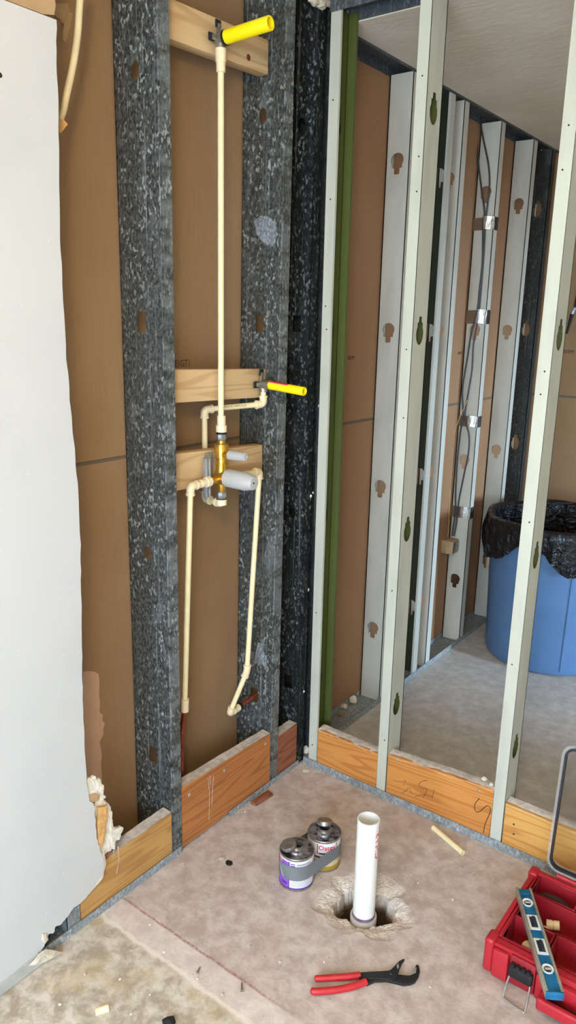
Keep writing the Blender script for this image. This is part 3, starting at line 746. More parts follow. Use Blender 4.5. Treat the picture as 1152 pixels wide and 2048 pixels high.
# torn paper on the wallboard behind
chunk([(166, 1344), (176, 1342), (188, 1343), (197, 1348), (199, 1362), (196, 1385), (199, 1394), (200, 1408), (198, 1424), (206, 1430), (204, 1440), (210, 1447), (206, 1460), (207, 1468), (202, 1478), (196, 1492), (197, 1505), (204, 1513), (203, 1522), (195, 1532), (198, 1545), (204, 1552), (203, 1580), (200, 1640), (160, 1650)], XB_L+0.0012, 0.0010, 'torn_paper_patch', 'torn_paper', wlp[0], 0.0, 1, 7, 0.0002)
chunk([(100, 10), (118, 4), (138, 10), (146, 30), (144, 52), (136, 70), (130, 86), (124, 80), (128, 60), (124, 42), (112, 36)], XB_L+0.0015, 0.0012, 'torn_paper_patch', 'tan_paper', wlp[1], 0.004, 3, 8, 0.003)
chunk([(118, 236), (130, 241), (136, 249), (128, 258), (121, 266), (117, 262)], -0.030, 0.001, 'torn_paper_patch', 'orange_paper', dw, 0.0005, 2, 9, 0.0)
# loose vinyl strip at the foot of the drywall
vs = MB().prism([(0.0145, -1.118, 0.003), (0.0145, -1.135, 0.040), (0.0145, -1.20, 0.034), (0.0145, -2.2, 0.034), (0.0145, -2.2, 0.003)], (0.004, 0, 0)).build('vinyl_strip', 'vinyl'); tag(vs, 'grey vinyl strip along the foot of the white drywall', 'trim')
sc = chunk([(58, 1932), (80, 1907), (92, 1899), (128, 1904), (112, 1914), (98, 1920), (80, 1928)], 0.024, 0.002, 'paper_scrap', 'gypsum_dirty', None, 0.002, 2, 12, 0.004)
tag(sc, 'crumpled torn paper scrap at the foot of the drywall', 'scrap')
# white tube hanging in the bay
tb = MB().tube(spline([at(168, -40, x=-0.05), at(160, 0, x=-0.05), at(155, 70, x=-0.05), at(146, 130, x=-0.05), at(133, 190, x=-0.052), at(122, 234, x=-0.055)] + [Vector((-0.058, -0.93, 1.92)), Vector((-0.06, -0.96, 1.82))]), 0.0078, 12).build('flexible_tube', 'tube_cream'); tag(tb, 'cream flexible tube hanging in the bay beside the white drywall', 'tube')

# printing on the boards
def print_y(parent, px, py, X, txt, size, sx=1.0):
    p = at(px, py, x=X); text_plane(txt, size, (X + 0.0008, p.y, p.z), (0, 1, 0), (0, 0, 1), 'printing', 'ink', parent, sx)
print_y(wlp[1], 362, 727, XB_L, 'LE1GT1', 0.026, 0.9)
print_y(wbp[1], 702, 716, XB_F, '803M', 0.020)
print_y(wbp[1], 920, 706, XB_F, '803M', 0.020)
p = at(1143, 704, y=Y_END); text_plane('803M 12', 0.026, (p.x, Y_END-0.0008, p.z), (1, 0, 0), (0, 0, 1), 'printing', 'ink', wep[1])

# ------------------------------------------------------------------ shower plumbing (one glued assembly)
PX = -0.032
pl = thing('shower_plumbing', 'cream shower pipework with brass valve and two yellow pipe caps', 'plumbing', (PX, -0.398, 0.0))
RP = 0.0085; RFT = 0.0118
def pipe(a, b, r=RP, mat='cpvc'): return MB().tube([a, b], r, 16).build('pipe', mat, pl)
def sock(a, b, r=RFT, name='coupling', mat='cpvc_fit'):
    a = Vector(a); b = Vector(b); d = (b-a).normalized()
    return MB().lathe([(RP, 0), (r, 0), (r, (b-a).length), (RP, (b-a).length)], a, d, n=18).build(name, mat, pl)
def elbow(a, c, b, arm=0.026, r=RFT):
    """fitting at corner c between the pipes towards a and b"""
    a = Vector(a); b = Vector(b); c = Vector(c); u = (a-c).normalized(); v = (b-c).normalized()
    k = 0.012; pts = [c + u*arm, c + u*k]
    for i in range(1, 6):
        t_ = i/6; pts.append((c+u*k)*(1-t_)**2 + c*2*t_*(1-t_) + (c+v*k)*t_**2)
    pts += [c + v*k, c + v*arm]
    mb = MB().tube(pts, r, 18)
    for d in (u, v): mb.lathe([(r-0.0005, 0), (r+0.0016, 0), (r+0.0016, 0.006), (r-0.0005, 0.006)], c + d*(arm-0.006), d, n=18)
    return mb.build('elbow', 'cpvc_fit', pl)
def run(pts, skip=()):
    for i in range(len(pts)-1): pipe(pts[i], pts[i+1])
    for i in range(1, len(pts)-1): elbow(pts[i-1], pts[i], pts[i+1])
# riser
VY = -0.398
TOP = Vector((PX, VY, 2.236)); VT = Vector((PX, VY-0.002, 1.262))
pipe(VT, TOP)
sock((PX, VY, 2.190), (PX, VY, 2.212), 0.0120); sock((PX, VY, 2.212), (PX, VY, 2.244), 0.0140)
def drop_ear(c, ang=0.0, name='drop_ear_elbow'):
    c = Vector(c)
    mb = MB().tube([c + Vector((0, 0, -0.022)), c + Vector((0, 0, 0.004))], 0.0125, 16)
    mb.lathe([(0, -0.014), (0.012, -0.014), (0.013, 0.0), (0.0155, 0.006), (0.0155, 0.026), (0.0, 0.026)], c, (1, 0, 0), n=18)
    d = mb.build(name, 'nickel', pl)
    for (dy, dz) in ((-0.026, 0.0), (0.0, 0.036)):
        e = MB().prism([(c.x-0.012, c.y+dy-0.010, c.z+dz-0.010), (c.x-0.012, c.y+dy+0.010, c.z+dz-0.010), (c.x-0.012, c.y+dy+0.010, c.z+dz+0.010), (c.x-0.012, c.y+dy-0.010, c.z+dz+0.010)], (0.006, 0, 0)).build('mounting_ear', 'black_steel', pl, bevel=0.003)
    MB().prism([(c.x-0.010, c.y-0.026, c.z-0.006), (c.x-0.010, c.y+0.005, c.z-0.006), (c.x-0.010, c.y+0.005, c.z+0.036), (c.x-0.010, c.y-0.005, c.z+0.036), (c.x-0.010, c.y-0.008, c.z+0.008), (c.x-0.010, c.y-0.026, c.z+0.006)], (0.006, 0, 0)).build('mounting_plate', 'nickel', pl, bevel=0.001)
    return d
def cap_tube(a, b, r, name, mat):
    a = Vector(a); b = Vector(b); h = (b-a).length
    return MB().lathe([(0, 0), (r, 0), (r*1.0, h-0.002), (r-0.001, h), (r*0.72, h), (r*0.70, h-0.035), (0, h-0.035)], a, b-a, n=28).build(name, mat, pl)
e1 = Vector((PX, VY, 2.266)); drop_ear(e1)
y1 = cap_tube(e1 + Vector((0.020, 0, 0.001)), e1 + Vector((0.158, 0.004, 0.008)), 0.0170, 'yellow_cap', 'yellow_plastic'); plabel(y1, 'plain bright yellow plastic pipe cap')
MB().lathe([(0.0155, 0.014), (0.0182, 0.014), (0.0182, 0.020), (0.0155, 0.020)], e1, (1, 0, 0.02), n=20).build('seal_ring', 'black', pl)
e2 = at(527, 769, x=-0.036); drop_ear(e2)
ax2 = Vector((0.132, 0.0, -0.010))
y2 = cap_tube(e2 + Vector((0.022, 0, 0.0)), e2 + Vector((0.022, 0, 0)) + ax2, 0.0130, 'yellow_cap', 'yellow_plastic'); plabel(y2, 'yellow plastic pipe cap with red stripe')
st = MB().lathe([(0.01325, 0.004), (0.01325, 0.075)], e2 + Vector((0.022, 0, 0)), ax2, n=4, a0=math.radians(-32), a1=math.radians(8), ref=(0, -0.45, 0.9)).build('red_stripe', 'red_print', y2, recalc=False)
st = MB().lathe([(0.01328, 0.004), (0.01328, 0.074)], e2 + Vector((0.022, 0, 0)), ax2, n=3, a0=math.radians(8), a1=math.radians(22), ref=(0, -0.45, 0.9)).build('pink_stripe', 'pink_print', y2, recalc=False)
# tub spout line: down from the lower drop ear, across, behind the block and back to the valve
c1 = Vector((e2.x, e2.y, at(528, 808, x=e2.x).z)); c2 = at(409, 819, x=-0.112); c3 = Vector((-0.112, c2.y, at(410, 998, x=-0.112).z)); c4 = Vector((PX, VY, at(447, 1006, x=PX).z))
run([e2 + Vector((0, 0, -0.02)), c1, c2, c3, c4, Vector((PX, VY, 1.075))])
# valve
vb = MB()
vb.lathe([(0, 1.086), (0.011, 1.086), (0.013, 1.09), (0.013, 1.115), (0.0175, 1.12), (0.0175, 1.165), (0.015, 1.17), (0.015, 1.185), (0.0205, 1.187), (0.0205, 1.226), (0.0125, 1.229), (0.0125, 1.236), (0, 1.236)], (PX, VY, 0), n=22)
vb.lathe([(0, -0.004), (0.016, -0.004), (0.016, 0.030), (0.011, 0.032), (0, 0.032)], (PX, VY+0.002, 1.197), (1, 0, 0), n=20)
vb.lathe([(0, -0.012), (0.024, -0.012), (0.024, 0.022), (0.020, 0.026), (0, 0.026)], (PX, VY+0.002, 1.128), (1, 0, 0), n=24)
vb.tube([(PX, VY-0.045, 1.124), (PX, VY+0.045, 1.124)], 0.0105, 16)
vbo = vb.build('valve_body', 'brass', pl); plabel(vbo, 'shiny brass shower valve body')
MB().box(PX+0.016, PX+0.022, VY-0.012, VY+0.004, 1.142, 1.172).build('cast_lettering', 'brass', vbo, bevel=0.002)
for z0, z1 in ((1.236, 1.258), (1.062, 1.086)):
    MB().lathe([(0, z0), (0.0125, z0), (0.0145, z0+0.004), (0.0145, z1-0.004), (0.0125, z1), (0, z1)], (PX, VY, 0), n=8).build('union_nut', 'chrome', pl)
    MB().lathe([(0.0125, 0), (0.0152, 0), (0.0152, 0.006), (0.0125, 0.006)], (PX, VY, z1-0.003 if z0 > 1.2 else z0-0.004), n=18).build('seal_ring', 'black', pl)
sock((PX, VY, 1.261), (PX, VY, 1.280), 0.0158); sock((PX, VY, 1.280), (PX, VY, 1.308), 0.0122)
sock((PX, VY, 1.045), (PX, VY, 1.062), 0.0155)
# plastic guards on the valve
g1 = MB().lathe([(0, 0), (0.0145, 0), (0.0140, 0.03), (0.0118, 0.060), (0.0112, 0.062), (0.0065, 0.063), (0.0062, 0.058), (0, 0.058)], (PX+0.028, VY+0.002, 1.197), (1, 0, 0.02), n=24).build('valve_cap', 'cap_plastic', pl); plabel(g1, 'small clear plastic stem guard')
g2 = MB().lathe([(0, 0), (0.0265, 0), (0.0265, 0.070), (0.0255, 0.073), (0.0200, 0.098), (0.0180, 0.101), (0, 0.102)], (PX+0.020, VY+0.004, 1.128), (1, 0, -0.02), n=32).build('valve_cap', 'cap_plastic', pl); plabel(g2, 'large milky plastic valve guard')
MB().lathe([(0, 0), (0.0022, 0.0005), (0.0022, -0.001)], (PX+0.124, VY-0.002, 1.128), (1, 0, 0), n=10).build('cap_dimple', 'hole_dark', pl)
# mounting bracket and perforated strap
br = MB(); br.box(PX-0.016, PX-0.004, VY-0.060, VY-0.053, 1.075, 1.190); br.box(PX-0.016, PX-0.004, VY-0.048, VY-0.041, 1.075, 1.190); br.box(PX-0.018, PX-0.014, VY-0.060, VY-0.041, 1.075, 1.190)
br.build('bracket', 'zinc', pl, bevel=0.001)
pp = B(PX-0.029, PX-0.024, VY-0.042, VY-0.010, 1.105, 1.200).build('perforated_plate', 'zinc', pl)
for z in (1.135, 1.160, 1.180): MB().lathe([(0, 0.0006), (0.006, 0.0006), (0.0062, 0)], (PX-0.024, VY-0.030, z), (1, 0, 0), n=6).build('plate_hole', 'black', pp)
# hot branch on the left, drops to copper
h0 = Vector((PX, VY-0.045, 1.124)); h1 = at(381, 968, x=PX); h1.z = 1.121
h2 = at(369, 1416, x=-0.045)
pipe(h0, h1); elbow(h0, h1, h2); pipe(h1, h2)
sock(h1 + (h0-h1).normalized()*0.040, h1 + (h0-h1).normalized()*0.075, 0.0120)
MB().lathe([(0.0, 0.0), (0.0155, 0.0), (0.0155, 0.016), (0.013, 0.018), (0, 0.018)], h1 + (h0-h1).normalized()*0.062, (0, 1, 0.05), n=8).build('union_nut', 'cpvc_fit', pl)
MB().tube([h0 + Vector((0, -0.022, 0)), h0 + Vector((0, 0.010, 0))], 0.0098, 14).build('brass_nipple', 'chrome', pl)
hd_ = (h2-h1).normalized(); sock(h2 - hd_*0.030, h2 + hd_*0.010, 0.0130)
MB().tube([h2 + hd_*0.0, h2 + hd_*0.022, Vector((h2.x-0.010, h2.y-0.004, 0.36)), Vector((h2.x-0.018, h2.y-0.004, 0.10)), Vector((h2.x-0.018, h2.y-0.004, 0.004))], 0.0082, 14).build('copper_pipe', 'copper', pl)
# cold branch on the right
q0 = Vector((PX, VY+0.045, 1.124)); q1 = at(519, 941, x=-0.036); q1.z = 1.118
q2 = at(494, 1342, x=-0.040); q3 = at(459, 1427, x=-0.084)
pipe(q0, q1); elbow(q0, q1, q2, 0.024); pipe(q1, q2); elbow(q1, q2, q3, 0.022); pipe(q2, q3)
hole = Vector((-0.083, -0.178, 0.312)); q4 = hole + (q3 - hole)*0.66
elbow(q2, q3, q4, 0.024); 
pipe(q3, q4); 
MB().lathe([(0.0, 0.0), (0.0128, 0.0), (0.0128, 0.016), (0, 0.016)], q3 + (q4-q3).normalized()*0.030, q4-q3, n=8).build('union_nut', 'cpvc_fit', pl)
MB().lathe([(0.009, 0.0), (0.0125, 0.0), (0.0125, 0.007), (0.009, 0.007)], q3 + (q4-q3).normalized()*0.050, q4-q3, n=16).build('seal_ring', 'black', pl)
dq = (hole-q3).normalized(); MB().tube([q3 + dq*0.050, hole, hole + dq*0.09], 0.0085, 14).build('copper_pipe', 'copper', pl)
# pipe markings
def mark(path, txt, size, side, mat='ink'):
    a, b = Vector(path[0]), Vector(path[1]); d = (b-a).normalized(); s_ = Vector(side); s_ = (s_ - d*s_.dot(d)).normalized()
    vs_, fs_ = text_faces(txt, size); c = (a+b)/2; t_ = s_.cross(d)
    mv = []
    for v in vs_:
        an = v.y/RP; mv.append(c + d*v.x + (s_*math.cos(an) + t_*math.sin(an))*(RP+0.0004))
    return MB().add(mv, fs_).build('pipe_print', mat, pl, smooth=False, recalc=False)
mark((c1, c2), 'ASTM D2846 1/2 CPVC', 0.0075, (0.6, -0.5, 0.3))
mark(((PX, VY, 2.10), (PX, VY, 2.19)), 'CPVC 4120', 0.0065, (0.9, 0.5, 0))
mark(((PX, VY, 1.38), (PX, VY, 1.55)), 'CTS 11 CPVC 4120', 0.0065, (0.9, 0.5, 0))

# ------------------------------------------------------------------ drain stub
dp = thing('drain_pipe', 'upright white plastic drain pipe standing in the broken floor hole', 'pipe', (0.560, -0.475, -0.15))
DC = Vector((0.560, -0.475, 0))
MB().lathe([(0.0262, -0.14), (0.0302, -0.14), (0.0302, 0.294), (0.0295, 0.296), (0.0268, 0.296), (0.0262, 0.293), (0.0262, -0.14)], DC, n=48).build('pipe', 'pvc', dp)
MB().lathe([(0.0305, -0.145), (0.0365, -0.145), (0.0365, -0.012), (0.0355, -0.009), (0.0315, -0.009), (0.0305, -0.012)], DC, n=40).build('coupling', 'pvc_grey', dp)
MB().lathe([(0.0304, -0.012), (0.0306, -0.002), (0.0303, -0.001)], DC, n=40).build('glue_ring', 'primer_purple', dp)
def cyl_text(parent, org, R, ang, z, txt, size, vertical, mat, name='lettering', sy=1.0):
    vs_, fs_ = text_faces(txt, size, size*0.02); mv = []
    for v in vs_:
        if vertical: h, s_ = v.x, -v.y*sy
        else: h, s_ = v.y, v.x
        a = ang + s_/R
        mv.append(Vector(org) + Vector((math.cos(a)*R, math.sin(a)*R, z + h)))
    return MB().add(mv, fs_).build(name, mat, parent, smooth=False, recalc=False)
vdir = math.atan2(CAM.y - DC.y, CAM.x - DC.x)
cyl_text(dp, DC, 0.0306, vdir + 1.10, 0.235, 'CHARL', 0.031, True, 'red_print', sy=0.75)

# ------------------------------------------------------------------ glue cans
def can(label, ctr, R_, H, lidmat, group):
    c = thing('glue_can', label, 'can', (ctr[0], ctr[1], 0.0), group)
    o_ = Vector((ctr[0], ctr[1], 0))
    MB().lathe([(0, 0.002), (R_-0.003, 0.001), (R_, 0.0), (R_, 0.005), (R_-0.0015, 0.006), (R_-0.0015, H-0.006), (R_, H-0.005), (R_+0.0005, H-0.002), (R_-0.001, H), (R_-0.003, H-0.001), (R_-0.004, H-0.005), (0.026, H-0.004), (0.024, H+0.001), (0.0185, H+0.003), (0.0185, H+0.013), (0.0165, H+0.014), (0.0155, H-0.002)], o_, n=48).build('can_body', 'can_steel', c)
    MB().lathe([(R_-0.0042, H-0.0045), (0.0262, H-0.0035), (0.0240, H+0.0016), (0.0188, H+0.0035)], o_, n=40).build('can_top', lidmat, c)
    MB().lathe([(0.0, H-0.0015), (0.0157, H-0.0015)], o_, n=24).build('opening', 'black', c)
    for k in (0.004, 0.008): MB().lathe([(0.0185, H+k), (0.0197, H+k+0.0012), (0.0185, H+k+0.0024)], o_, n=28).build('thread', 'can_steel', c)
    return c, o_
def arc_patch(parent, o_, R_, a0, a1, z0, z1, name, mat, n=14):
    return MB().lathe([(R_, z0), (R_, z1)], o_, n=n, a0=a0, a1=a1).build(name, mat, parent, recalc=False)
GC = 'glue cans taped together'
RC, HC = 0.0505, 0.105
A1 = (0.3405, -0.4915); A2 = (0.3600, -0.3800)
can1, o1 = can('front glue can with purple label and stained open top', A1, RC, HC, 'can_stained', GC)
can2, o2 = can('rear glue can with gold label and red lettering', A2, RC, HC, 'can_stained', GC)
v1 = math.atan2(CAM.y - A1[1], CAM.x - A1[0]); v2 = math.atan2(CAM.y - A2[1], CAM.x - A2[0])
# angles grow anticlockwise: smaller angle is further left in the photo
arc_patch(can1, o1, RC-0.0009, v1-3.1, v1+3.1, 0.007, HC-0.007, 'label', 'label_white', 60)
arc_patch(can1, o1, RC-0.0006, v1-2.6, v1-0.44, 0.010, HC-0.012, 'label_panel', 'label_purple', 30)
arc_patch(can1, o1, RC-0.0004, v1-1.00, v1-0.54, 0.016, 0.026, 'label_box', 'label_deep', 8)
arc_patch(can1, o1, RC-0.0004, v1-1.7, v1-0.95, HC-0.030, HC-0.012, 'label_badge', 'pink_print', 8)
arc_patch(can1, o1, RC-0.0005, v1-3.1, v1+3.1, 0.006, 0.0105, 'label_stripe', 'label_deep', 60)
arc_patch(can1, o1, RC-0.0005, v1-0.46, v1-0.40, 0.010, HC-0.010, 'label_stripe', 'label_deep', 3)
for k in range(5): arc_patch(can1, o1, RC-0.0005, v1-0.32, v1+random.uniform(0.7, 1.0), 0.015+k*0.005, 0.0163+k*0.005, 'text_line', 'label_text', 10)
for k in range(2): arc_patch(can1, o1, RC-0.0005, v1-0.36+k*0.02, v1-0.08, HC-0.018-k*0.006, HC-0.015-k*0.006, 'text_line', 'label_deep', 5)
arc_patch(can1, o1, RC-0.0005, v1+0.02, v1+0.9, HC-0.020, HC-0.0155, 'text_line', 'label_text', 10)
arc_patch(can2, o2, RC-0.0009, v2-3.1, v2+3.1, 0.007, HC-0.007, 'label', 'label_white', 60)
arc_patch(can2, o2, RC-0.0006, v2-3.1, v2+3.1, 0.007, 0.020, 'label_panel', 'label_gold', 60)
arc_patch(can2, o2, RC-0.0006, v2-3.1, v2+3.1, 0.020, 0.040, 'label_panel', 'label_tan', 60)
arc_patch(can2, o2, RC-0.0006, v2-0.42, v2-0.34, 0.062, HC-0.010, 'label_stripe', 'label_gold', 3)
arc_patch(can2, o2, RC-0.0006, v2+0.78, v2+0.86, 0.062, HC-0.010, 'label_stripe', 'label_gold', 3)
cyl_text(can2, o2, RC-0.0004, v2+0.20, HC-0.022, 'Oatey', 0.021, False, 'label_red')
arc_patch(can2, o2, RC-0.0005, v2-0.30, v2+0.15, HC-0.043, HC-0.0385, 'text_line', 'label_navy', 6)
arc_patch(can2, o2, RC-0.0005, v2-0.55, v2-0.05, HC-0.056, HC-0.051, 'text_line', 'label_navy', 6)
for k in range(2): MB().lathe([(0, 0.0004), (0.0042, 0.0004)], o2 + Vector((math.cos(v2-0.42+0.16*k)*(RC-0.0004), math.sin(v2-0.42+0.16*k)*(RC-0.0004), 0.0135)), (math.cos(v2-0.42+0.16*k), math.sin(v2-0.42+0.16*k), 0), n=10).build('label_icon', 'label_white', can2)
# caps: one tipped on the rear can, one lying on the front can
def scap(parent, c, ax):
    MB().lathe([(0, 0.012), (0.0215, 0.012), (0.0225, 0.010), (0.0225, 0.0), (0.0210, 0.0), (0.0205, 0.009), (0, 0.009)], c, ax, n=28).build('screw_cap', 'can_steel', parent)
scap(can1, o1 + Vector((-0.015, -0.018, HC+0.009)), (-0.20, -0.25, 1))
scap(can2, o2 + Vector((-0.006, 0.008, HC+0.017)), (-0.18, 0.26, 1))
# duct tape round both cans
tp = MB(); d12 = (o2 - o1); L12 = d12.length; u12 = d12.normalized(); pr12 = Vector((-u12.y, u12.x, 0)); R_ = RC + 0.0012
loop = []
for k in range(25): a = math.pi/2 + math.pi*k/24; loop.append((o1 + u12*math.cos(a)*R_ + pr12*math.sin(a)*R_, 0.036, 0.082, 0))
for k in range(25): a = -math.pi/2 + math.pi*k/24; loop.append((o2 + u12*math.cos(a)*R_ + pr12*math.sin(a)*R_, 0.040, 0.080, 0))
# sub-divide straight sides
vsT = []; fsT = []
n = len(loop)
for (p_, a, b, _) in loop: vsT += [p_ + Vector((0, 0, a)), p_ + Vector((0, 0, b))]
for i in range(n): j = (i+1) % n; fsT.append((2*i, 2*j, 2*j+1, 2*i+1))
tape = MB().add(vsT, fsT).build('duct_tape', 'duct_tape', None, solid=0.0006); tag(tape, 'grey duct tape band wrapped round both glue cans', 'tape')
a = v1 - 0.95
MB().add([o1 + Vector((math.cos(a+da)*(R_+0.001), math.sin(a+da)*(R_+0.001), z)) for da, z in ((-0.25, 0.074), (-0.20, 0.074), (0.16, 0.040), (0.11, 0.040))], [(0, 1, 2, 3)]).build('crease_glint', 'tape_glint', tape)  # glint along a crease, painted as a light strip on the tape

# ------------------------------------------------------------------ pliers
def flat(pxs, z, th, name, mat, parent, bevel=0.002):
    return MB().prism([at(a, b, z=z) for a, b in pxs], (0, 0, -th)).build(name, mat, parent, bevel=bevel)
pc_ = at(730, 1955, z=0)
pr = thing('pliers', 'red handled slip joint pliers lying open on the concrete floor', 'pliers', (pc_.x, pc_.y, 0.0))
def grip(pts, rs):
    P_ = spline([at(a, b, z=0.010) for a, b in pts], 5); k = len(P_); R2 = [rs[0] + (rs[1]-rs[0])*i/(k-1) for i in range(k)]
    R2 = [r*0.88 for r in R2]; e0 = (P_[0]-P_[1]).normalized(); P_ = [P_[0] + e0*0.0045, P_[0] + e0*0.003] + P_; R2 = [R2[0]*0.25, R2[0]*0.72] + R2; return MB().tube(P_, R2, 14).build('grip', 'red_grip', pr)
grip([(632, 1957), (640, 1957), (670, 1955), (700, 1953), (720, 1950)], (0.0085, 0.0095)); grip([(624, 1982), (634, 1983), (670, 1980), (705, 1973), (732, 1963)], (0.0090, 0.0095))
flat([(717, 1944), (745, 1942), (768, 1941), (780, 1940), (790, 1930), (797, 1922), (806, 1917), (810, 1917), (804, 1925), (799, 1936), (797, 1944), (794, 1954), (786, 1958), (770, 1957), (745, 1956), (718, 1955)], 0.0135, 0.008, 'jaw', 'black_steel', pr)
flat([(729, 1956), (745, 1951), (768, 1948), (790, 1950), (800, 1948), (812, 1950), (820, 1950), (827, 1946), (831, 1942), (830, 1933), (833, 1928), (838, 1930), (840, 1942), (837, 1953), (830, 1963), (820, 1967), (806, 1968), (790, 1964), (772, 1960), (750, 1961), (733, 1969)], 0.0100, 0.008, 'jaw', 'black_steel', pr)
flat([(828, 1944), (831, 1934), (833, 1934), (832, 1945), (823, 1949), (822, 1947)], 0.0106, 0.004, 'jaw_teeth', 'zinc', pr, 0)
flat([(793, 1931), (797, 1926), (798, 1934), (795, 1938)], 0.0140, 0.003, 'jaw_teeth', 'zinc', pr, 0)
MB().lathe([(0, 0.0165), (0.006, 0.0160), (0.0075, 0.013), (0.0075, 0.004)], (at(782, 1946, z=0.012).x, at(782, 1946, z=0.012).y, 0), n=14).build('pivot', 'black_steel', pr)

# ------------------------------------------------------------------ tool case
bx0, bx1, by0, by1, bh = 0.905, 1.335, -0.452, -0.140, 0.100
tc = thing('tool_case', 'open red plastic tool case with clear raised lid at right', 'tool case', (1.12, -0.30, 0.0))
sh = MB()
sh.box(bx0, bx1, by0, by1, 0.002, 0.010); sh.box(bx0, bx0+0.012, by0, by1, 0.010, bh); sh.box(bx1-0.012, bx1, by0, by1, 0.010, bh)
sh.box(bx0+0.012, bx1-0.012, by0, by0+0.012, 0.010, bh-0.006); sh.box(bx0+0.012, bx1-0.012, by1-0.012, by1, 0.010, bh)
sh.build('case_body', 'red_box', tc, bevel=0.004)
B(bx0-0.008, bx0+0.016, by0-0.010, by0+0.034, 0.008, bh+0.004).build('corner_bumper', 'red_box', tc, bevel=0.008, seg=3)
B(bx0-0.006, bx0+0.020, by1-0.028, by1+0.010, 0.008, bh+0.006).build('corner_bumper', 'red_box', tc, bevel=0.008, seg=3)
B(bx0+0.016, bx0+0.056, by0-0.014, by0, 0.008, bh-0.012).build('front_panel', 'red_box', tc, bevel=0.005, seg=2)
B(bx0+0.125, bx1-0.02, by0-0.016, by0, 0.012, bh-0.018).build('front_panel', 'red_box', tc, bevel=0.005, seg=2)
B(bx0+0.060, bx0+0.122, by0-0.008, by0, 0.010, bh-0.008).build('latch_recess', 'red_bin', tc, bevel=0.003)
def binbox(x0, x1, y0, y1, top, deep, name='bin', mat='red_bin'):
    mb = MB(); w_ = 0.0035
    mb.box(x0, x1, y0, y1, top-deep, top-deep+0.003); mb.box(x0, x0+w_, y0, y1, top-deep+0.003, top); mb.box(x1-w_, x1, y0, y1, top-deep+0.003, top)
    mb.box(x0+w_, x1-w_, y0, y0+w_, top-deep+0.003, top); mb.box(x0+w_, x1-w_, y1-w_, y1, top-deep+0.003, top)
    return mb.build(name, mat, tc, bevel=0.0012, seg=1)
binbox(0.930, 1.046, -0.226, -0.154, 0.098, 0.080); binbox(1.048, 1.20, -0.226, -0.154, 0.098, 0.080)
binbox(0.928, 1.20, -0.330, -0.230, 0.096, 0.080)
binbox(0.926, 1.032, -0.424, -0.334, 0.098, 0.080); binbox(1.036, 1.20, -0.424, -0.334, 0.098, 0.080)
binbox(1.204, 1.318, -0.424, -0.154, 0.098, 0.080)
B(bx0+0.012, bx0+0.020, by0+0.03, by1-0.03, 0.085, 0.094).build('inner_ledge', 'red_box', tc, bevel=0.002)
B(bx0+0.010, bx1-0.010, by0+0.010, by0+0.026, 0.082, 0.093).build('inner_ledge', 'red_box', tc, bevel=0.002)
# front handle
hb = MB(); hb.box(1.048, bx1-0.02, by0-0.062, by0-0.046, 0.030, 0.062); hb.box(1.048, 1.064, by0-0.050, by0-0.014, 0.026, 0.060)
hb.build('handle', 'red_box', tc, bevel=0.006, seg=3)
hb = B(1.064, bx1-0.02, by0-0.046, by0-0.016, 0.026, 0.032).build('handle_recess', 'rubber', tc)
# latch with wire bail
lt = B(0.966, 1.024, by0-0.022, by0-0.008, 0.040, 0.072).build('latch', 'rubber', tc, bevel=0.004)
for k in range(4): B(0.970+k*0.013, 0.979+k*0.013, by0-0.022, by0-0.010, 0.070, 0.078).build('latch_tooth', 'rubber', lt, bevel=0.001)
MB().tube(spline([(0.970, by0-0.016, 0.046), (0.969, by0-0.030, 0.030), (0.970, by0-0.050, 0.006), (0.976, by0-0.054, 0.004), (1.020, by0-0.060, 0.004), (1.026, by0-0.056, 0.006), (1.023, by0-0.030, 0.030), (1.020, by0-0.016, 0.046)], 5), 0.0022, 8).build('wire_bail', 'chrome', lt)
# lid
ly0, ly1, lz0, lz1, lx0, lx1 = -0.131, -0.106, 0.112, 0.490, 0.935, 1.335
def rrect(x0, x1, z0, z1, r, n=6):
    out = []
    for cx_, cz_, a0 in ((x1-r, z1-r, 0), (x0+r, z1-r, 90), (x0+r, z0+r, 180), (x1-r, z0+r, 270)):
        for k in range(n+1): a = math.radians(a0 + 90*k/n); out.append((cx_ + r*math.cos(a), cz_ + r*math.sin(a)))
    return out
def ringsolid(outer, inner, yA, yB, lean):
    n = len(outer); vs_ = []
    for P_, y in ((outer, yA), (inner, yA), (inner, yB), (outer, yB)): vs_ += [(x, y + lean*(z-lz0), z) for x, z in P_]
    fs_ = []
    for r_ in range(4):
        for i in range(n): fs_.append((r_*n+i, r_*n+(i+1) % n, ((r_+1) % 4)*n+(i+1) % n, ((r_+1) % 4)*n+i))
    return MB().add(vs_, fs_)
LN = 0.08
lid = bpy.data.objects.new('lid', None); C.objects.link(lid); lid.parent = tc; lid['_o'] = tc['_o']; plabel(lid, 'clear plastic lid with black gasket standing upright')
out_ = rrect(lx0, lx1, lz0, lz1, 0.035); in_ = rrect(lx0+0.008, lx1-0.008, lz0+0.008, lz1-0.008, 0.029); in2 = rrect(lx0+0.020, lx1-0.020, lz0+0.020, lz1-0.020, 0.02)
pn = MB(); pn.prism([(x, ly1 + LN*(z-lz0), z) for x, z in out_], (0, 0.003, 0)); pn.build('clear_panel', 'lid_clear', lid, smooth=False)
ringsolid(out_, in_, ly0, ly1, LN).build('lid_rim', 'lid_edge', lid)
g_o = rrect(lx0+0.008, lx1-0.008, lz0+0.008, lz1-0.008, 0.029); g_i = rrect(lx0+0.014, lx1-0.014, lz0+0.014, lz1-0.014, 0.024)
ringsolid(g_o, g_i, ly0-0.002, ly0+0.008, LN).build('gasket', 'gasket', lid)
for x in (1.0, 1.26): MB().tube([(x-0.03, by1+0.006, 0.106), (x+0.03, by1+0.006, 0.106)], 0.006, 10).build('hinge', 'red_box', tc)
